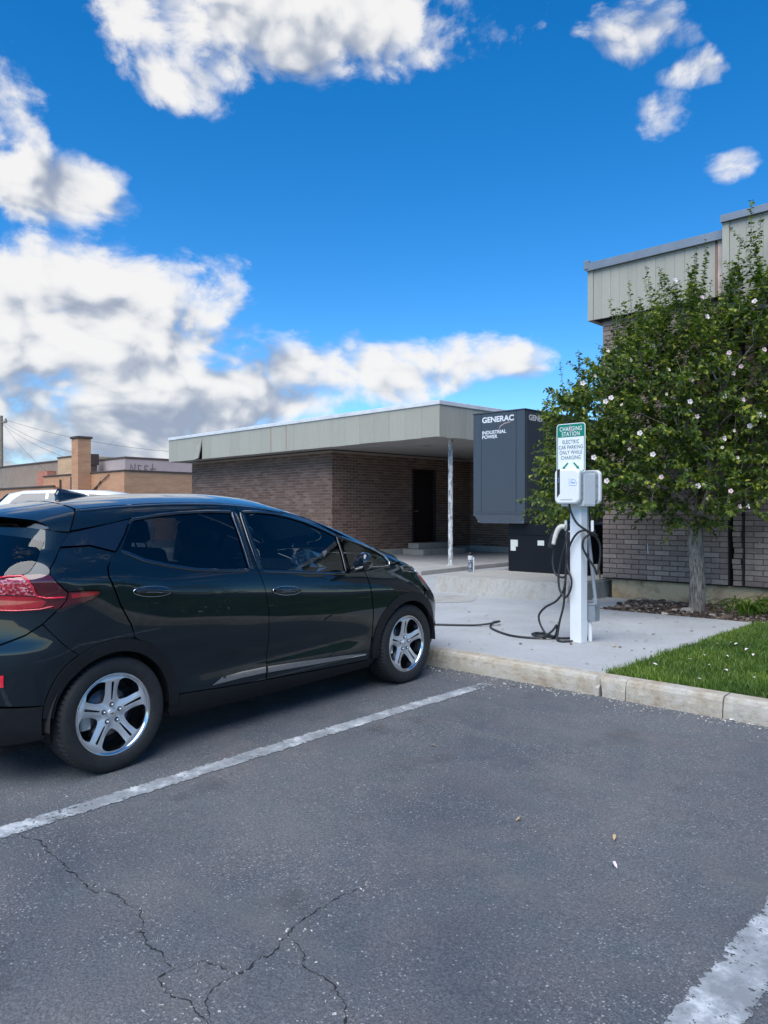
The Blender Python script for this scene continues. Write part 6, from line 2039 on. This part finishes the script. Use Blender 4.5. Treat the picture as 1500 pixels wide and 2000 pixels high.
# ================================================================ the far side of the lot
def build_far():
    tan = mat_brick('tan_brick', (0.30, 0.165, 0.095), (0.35, 0.20, 0.12))
    def tan_wall(name, c0, c1):
        m, nt, b = new_mat(name)
        bt = node(nt, 'ShaderNodeTexBrick', Scale=1.0)
        bt.inputs['Brick Width'].default_value = .22; bt.inputs['Row Height'].default_value = .075; bt.inputs['Mortar Size'].default_value = .006
        bt.inputs['Color1'].default_value = (*c0, 1); bt.inputs['Color2'].default_value = (*c1, 1); bt.inputs['Mortar'].default_value = (.46, .27, .16, 1)
        geo = nt.nodes.new('ShaderNodeNewGeometry'); sp = nt.nodes.new('ShaderNodeSeparateXYZ'); nt.links.new(geo.outputs['Position'], sp.inputs[0])
        ad = node(nt, 'ShaderNodeMath', operation='ADD'); nt.links.new(sp.outputs[0], ad.inputs[0]); nt.links.new(sp.outputs[1], ad.inputs[1])
        cb = nt.nodes.new('ShaderNodeCombineXYZ'); nt.links.new(ad.outputs[0], cb.inputs[0]); nt.links.new(sp.outputs[2], cb.inputs[1])
        nt.links.new(cb.outputs[0], bt.inputs['Vector'])
        base = mixc(nt, 1.0, bt.outputs['Color'], ramp(nt, noise(nt, world_pos(nt, (.6, .6, 3)), 1.2, 6, .7), (.3, .80), (.7, 1.15)), 'MULTIPLY')
        nt.links.new(base, b.inputs['Base Color']); b.inputs['Roughness'].default_value = .9
        return m
    tb = tan_wall('tan_brickwork', (.46, .235, .125), (.50, .27, .15))
    yb = tan_wall('yellow_brickwork', (.46, .34, .20), (.50, .37, .23))
    rb = tan_wall('red_brickwork', (.36, .13, .095), (.40, .155, .115))
    stucco = mat_concrete('peeling_stucco', (.27, .235, .19), (.25, .13, .08), .9, vertical=True, sc=.8)
    mauve = mat_concrete('painted_block', (.38, .335, .33), (.30, .26, .25), .4)
    coping = simple('dark_coping', (.07, .055, .05), .8)
    white = simple('roof_white', (.58, .59, .61), .7)
    glassb = simple('far_window', (.03, .04, .045), .15, var=.3)

    # one-storey tan brick shop back
    W = empty('tan_brick_building', (-33.77, 17.44, 0))
    tag(W, 'long one-storey tan brick building across the lot', 'building')
    obj('wall', box(-9.2, 0, 0, 9.0, 0, 3.30), tb, W)
    obj('coping', bbox(-9.25, .05, -.05, .16, 3.30, 3.37, .01, 1), coping, W)
    obj('coping', bbox(-.16, .05, .162, 9.0, 3.30, 3.37, .01, 1), coping, W)
    for x in (-6.9, -5.6, -3.75):
        obj('drain_pipe', tube([(x, -.06, .1), (x, -.06, 3.1 if x != -5.6 else 3.2)], .05 if x != -5.6 else .03, 8), coping, W)
    obj('brace_rod', tube([(-5.2, -.05, 1.6), (-1.4, -.05, 3.2)], .025, 6), coping, W)
    obj('brace_rod', tube([(-4.3, -.05, 1.5), (-2.3, -.05, 2.9)], .025, 6), coping, W)
    obj('wall_lamp', bbox(-4.75, -4.5, -.25, 0, 2.75, 3.0, .03), coping, W)
    ch = empty('chimney', (-37.55, 17.1, 0))
    tag(ch, 'square tan brick chimney stack standing at the tan brick building', 'chimney')
    obj('stack', box(-.36, .36, -.33, .33, 0, 5.02), tb, ch)
    obj('cap', bbox(-.43, .43, -.40, .40, 5.022, 5.14, .02, 1), coping, ch)

    # lower wing at the far left
    Lw = empty('tan_brick_wing', (-43.1, 15.6, 0))
    tag(Lw, 'low tan brick wing beside the utility pole', 'building')
    obj('wall', box(-14, 2.2, 1.5, 8, 0, 2.72), tb, Lw)
    obj('coping', bbox(-14, 2.24, 1.42, 1.62, 2.72, 2.80, .01, 1), coping, Lw)

    # old two-storey block behind, peeling stucco then yellow brick
    O = empty('old_block', (-47.5, 21.0, 0))
    tag(O, 'old two-storey block with peeling stucco wall and small red brick stack', 'building')
    obj('wall', box(-16, 0.3, 0, 8, 0, 4.62), stucco, O)
    obj('parapet', bbox(-16, .34, -.06, .2, 4.62, 4.72, .01, 1), coping, O)
    obj('brick_stack', box(-3.9, -2.3, -.55, -.02, 0, 4.03), rb, O)
    obj('door', bbox(-.65, -.12, -.06, .02, 2.5, 3.9, .01, 1), white, O)
    obj('vent_duct', bbox(-2.0, -1.0, -.4, -.02, 2.4, 3.5, .02, 1), simple('duct_beige', (.40, .36, .28), .6), O)
    Yb = empty('yellow_brick_block', (-46.6, 20.0, 0))
    tag(Yb, 'yellow brick wall rising behind the chimney stack', 'building')
    obj('wall', box(-.55, 2.9, 0, 5, 0, 4.66), yb, Yb)
    obj('coping', bbox(-.58, 2.93, -.05, .2, 4.66, 4.74, .01, 1), coping, Yb)
    # flat-roofed row with windows
    Rw = empty('flat_roof_block', (-42.6, 20.5, 0))
    tag(Rw, 'flat-roofed brick block with a row of small windows', 'building')
    obj('wall', box(-2.5, 3.0, 0.4, 6, 0, 4.05), tan_wall('brown_brickwork', (.25, .17, .12), (.28, .19, .135)), Rw)
    obj('roof_edge', bbox(-2.5, 3.02, .30, .6, 4.05, 4.20, .01, 1), coping, Rw)
    obj('roof', bbox(-2.5, 3.02, .62, 6, 4.20, 4.42, .02, 1), white, Rw)
    for i, x in enumerate((-1.9, -.95, .05)):
        w = obj('window', bbox(x, x + .78, .34, .39, 3.0, 3.62, .01, 1), white, Rw)
        obj('pane', box(x + .08, x + .37, .325, .338, 3.07, 3.55), glassb, w)
        obj('pane', box(x + .41, x + .70, .325, .338, 3.07, 3.55), glassb, w)
    hv = obj('rooftop_unit', bbox(-.45, .45, -.4, .4, 0, .62, .02), simple('unit_brown', (.05, .035, .03), .7), loc=(-42.2, 20.9 - .4, 4.07))
    hv.location = (-42.1, 19.6, 4.02)
    tag(hv, 'dark brown boxy unit on the roof beside the chimney stack', 'roof unit')
    obj('stand', box(-.4, .4, -.3, .3, -1.5, -.004), coping, hv)
    # painted wall with scrawl
    G = empty('painted_wall_block', (-39.4, 20.4, 0))
    tag(G, 'pale painted block wall with dark scrawled lettering', 'building')
    rz = math.radians(-6)
    obj('wall', box(-6, 0, 0, 5.2, 0, 4.30), mauve, G)
    obj('coping', bbox(-6, .03, -.03, 5.25, 4.30, 4.42, .01, 1), coping, G)
    gm = simple('scrawl', (.13, .10, .10), .8)
    for L in ([(.30, 3.50), (.32, 4.0), (.55, 3.6), (.58, 4.05)], [(.95, 3.95), (.75, 3.98), (.78, 3.75), (.98, 3.68), (.95, 3.5), (.74, 3.52)], [(1.35, 3.55), (1.15, 3.52), (1.16, 3.95), (1.36, 3.98)], [(1.16, 3.75), (1.3, 3.76)], [(1.60, 3.48), (1.63, 4.1)], [(1.48, 3.78), (1.82, 3.82)]):
        obj('scrawl', tube([(0.015, a, z) for a, z in L], .022, 5), gm, G)

    # utility pole and its wires
    wood = simple('weathered_pole', (.20, .17, .13), .9, var=.3, scale=8)
    Pz = empty('utility_pole', (-63.2, 22.4, 0))
    tag(Pz, 'weathered wooden utility pole at the far edge of the lot', 'pole')
    obj('shaft', tube([(0, 0, 0), (0, 0, 8.9)], [.17, .12], 10), wood, Pz)
    obj('crossarm', bbox(-.1, 1.1, -.06, .06, 8.28, 8.42, .01, 1), wood, Pz)
    obj('insulator', lathe([(0, 0), (.07, 0), (.09, .08), (.05, .2), (0, .22)], 10), MAT['flashing'], Pz, loc=(.9, 0, 8.43))
    wm = simple('wire', (.03, .03, .035), .7)
    def wire(a, b, sag, lab):
        a, b = Vector(a), Vector(b)
        pts = [a.lerp(b, t) - Vector((0, 0, sag * 4 * t * (1 - t))) for t in np.linspace(0, 1, 15)]
        tag(obj('overhead_wire', tube(pts, .010, 4), wm), lab, 'wire', 'wires from the utility pole')
    wire((-62.9, 22.5, 8.6), (-45.0, 28.6, 5.35), .5, 'highest overhead wire running over the chimney to the cream canopy')
    wire((-62.9, 22.4, 8.4), (-44.2, 20.1, 4.75), .25, 'overhead wire dropping from the pole to the yellow brick wall')
    wire((-62.9, 22.4, 8.3), (-43.0, 17.9, 3.4), .25, 'overhead wire dropping from the pole to the drain pipe on the tan building')
    wire((-62.9, 22.4, 8.2), (-47.5, 20.9, 4.7), .25, 'steepest overhead wire dropping to the peeling stucco block')
    rl = empty('red_rail', (-28.75, 13.95, 0))
    tag(rl, 'dark red pipe rail before the tan brick building', 'rail')
    rm = simple('dark_red_pipe', (.13, .03, .03), .5)
    obj('bar', tube([(-.30, -.28, 1.98), (.30, .28, 1.98)], .05, 8), rm, rl)
    for s in (-1, 1): obj('leg', tube([(.27 * s, .25 * s, 0), (.27 * s, .25 * s, 1.98)], .04, 8), rm, rl)

    # far tree in the gap
    Ft = empty('far_tree', (-55.5, 34.6, 0))
    tag(Ft, 'small green tree in the gap beside the cream canopy', 'tree')
    obj('trunk', tube([(0, 0, 0), (0, 0, 3.2)], [.2, .12], 8), MAT['bark'], Ft)
    V, F = [], []
    for i in range(2600):
        d = Vector(rng.normal(0, 1, 3)); d.normalize(); r = rng.uniform(.5, 1) ** .6
        c = Vector((d.x * 1.5 * r, d.y * 1.5 * r, 3.9 + d.z * 1.5 * r)); s = rng.uniform(.06, .12)
        a = Vector(rng.normal(0, 1, 3)).normalized(); b = a.orthogonal().normalized()
        k = len(V); V += [tuple(c + a * s), tuple(c + b * s), tuple(c - a * s), tuple(c - b * s)]; F.append((k, k + 1, k + 2, k + 3))
    obj('crown', (V, F), MAT['leaf'], Ft)

    # white sport utility parked across the lot, its nose to the left
    S = empty('white_suv', (-18.6, 7.6, 0), math.radians(222))
    tag(S, 'white sport utility parked beyond the dark car', 'car')
    wp = simple('white_car_paint', (.70, .72, .75), .3, var=.04, coat=.6)
    gl = simple('suv_glass', (.012, .016, .022), .06, var=.2, coat=1.0)
    tl = simple('suv_windscreen', (.10, .13, .16), .05, var=.4, scale=2, coat=1.0)
    rub = simple('suv_tyre', (.015, .015, .016), .8)
    # cross sections along the length: x, half width low, half width top, top height
    st = [(-2.35, .86, .70, 1.02), (-2.25, .90, .72, 1.55), (-2.05, .92, .70, 1.80), (-1.5, .94, .70, 1.875), (-.6, .94, .71, 1.895), (0.2, .94, .70, 1.87), (.55, .94, .69, 1.80), (.95, .94, .72, 1.42), (1.2, .94, .78, 1.14), (1.9, .92, .80, 1.06), (2.3, .84, .70, .92)]
    V, F = [], []
    for x, wl, wt, h in st:
        zb = min(1.10, h - .04)
        for y, z in ((-wl * .95, .35), (-wl, .70), (-wl * .98, zb), (-wt, h - .035), (-wt * .90, h), (0, h + .012), (wt * .90, h), (wt, h - .035), (wl * .98, zb), (wl, .70), (wl * .95, .35)): V.append((x, y, z))
    m = 11
    for i in range(len(st) - 1):
        for k in range(m - 1): F.append((i * m + k, i * m + k + 1, (i + 1) * m + k + 1, (i + 1) * m + k))
    F.append(tuple(range(m))[::-1]); F.append(tuple(range((len(st) - 1) * m, len(st) * m)))
    F = [f[::-1] for f in F]
    obj('body', (V, F), wp, S, True)
    for sg in (-1, 1):
        def sp(x, z, o=.012):
            wl = .94 * .98; wt = .70; t = (z - 1.10) / .75
            return (x, sg * (wl + (wt - wl) * t + o), z)
        for poly in ([(.62, 1.22), (.42, 1.64), (.20, 1.80), (-.35, 1.815), (-.35, 1.20)], [(-.42, 1.20), (-.42, 1.815), (-1.25, 1.805), (-1.25, 1.20)], [(-1.36, 1.20), (-1.36, 1.80), (-1.80, 1.75), (-2.0, 1.24)]):
            v = [sp(a, b) for a, b in poly]
            obj('side_window', (v, [tuple(range(len(v)))[::sg]]), gl, S)
        for x in (-1.45, 1.45):
            w = obj('wheel', move(lathe([(0, -.12), (.22, -.12), (.24, -.125), (.36, -.11), (.38, -.06), (.38, .06), (.36, .11), (0, .11)], 28, 'y'), (x, sg * .86, .38)), rub, S)
            obj('hub', move(lathe([(0, -.13), (.20, -.128), (.22, -.122)], 20, 'y'), (x, sg * .86 - (.0 if sg < 0 else -.0), .38)), MAT['galv'], w)
        obj('headlight', bbox(2.1, 2.3, sg * .62 - .12, sg * .62 + .12, .78, .90, .03), tl, S)
    v = [(.97, -.66, 1.40), (.97, .66, 1.40), (.60, .60, 1.77), (.60, -.60, 1.77)]
    ws = [(1.19, -.74, 1.165), (1.19, .74, 1.165), (.985, .70, 1.42), (.60, .60, 1.785), (.60, -.60, 1.785), (.985, -.70, 1.42)]
    obj('windscreen', ([(a + .015, b, c + .02) for a, b, c in ws], [(0, 1, 2, 5), (5, 2, 3, 4)]), tl, S)
    v = [(-2.27, -.66, 1.15), (-2.27, .66, 1.15), (-2.13, .60, 1.70), (-2.13, -.60, 1.70)]
    obj('rear_window', ([(a - .02, b, c) for a, b, c in v], [(0, 3, 2, 1)]), gl, S)

    # shade trees further along the verge
    for i, (x, y, h, r) in enumerate(((8.5, 12.5, 5.2, 2.3), (15.5, 15.0, 6.5, 3.0), (5.2, 17.5, 5.6, 2.4))):
        St = empty('shade_tree', (x, y, 0))
        tag(St, ('rounded shade tree on the verge past the lawn', 'broad shade tree at the far end of the verge', 'shade tree standing behind the end of the tall brick building')[i], 'tree', 'trees past the lawn')
        obj('trunk', tube([(0, 0, -.1), (.05, 0, h * .3), (0, .05, h * .55)], [.16, .12, .08], 10), MAT['bark'], St, True)
        V, F = [], []
        lobes = [(Vector((rng.normal(0, .45) * r, rng.normal(0, .45) * r, h * .62 + rng.normal(0, .16) * h)), r * rng.uniform(.35, .6)) for _ in range(12)]
        for k_ in range(5200):
            c0, rr = lobes[k_ % 12]
            d = Vector(rng.normal(0, 1, 3)); d.normalize()
            c = c0 + d * rr * rng.uniform(.55, 1.05); s_ = rng.uniform(.06, .11)
            a = Vector(rng.normal(0, 1, 3)).normalized(); b = a.orthogonal().normalized()
            k = len(V); V += [tuple(c + a * s_), tuple(c + b * s_ * .6), tuple(c - a * s_), tuple(c - b * s_ * .6)]; F.append((k, k + 1, k + 2, k + 3))
        obj('crown', (V, F), MAT['leaf'], St)


build_far()
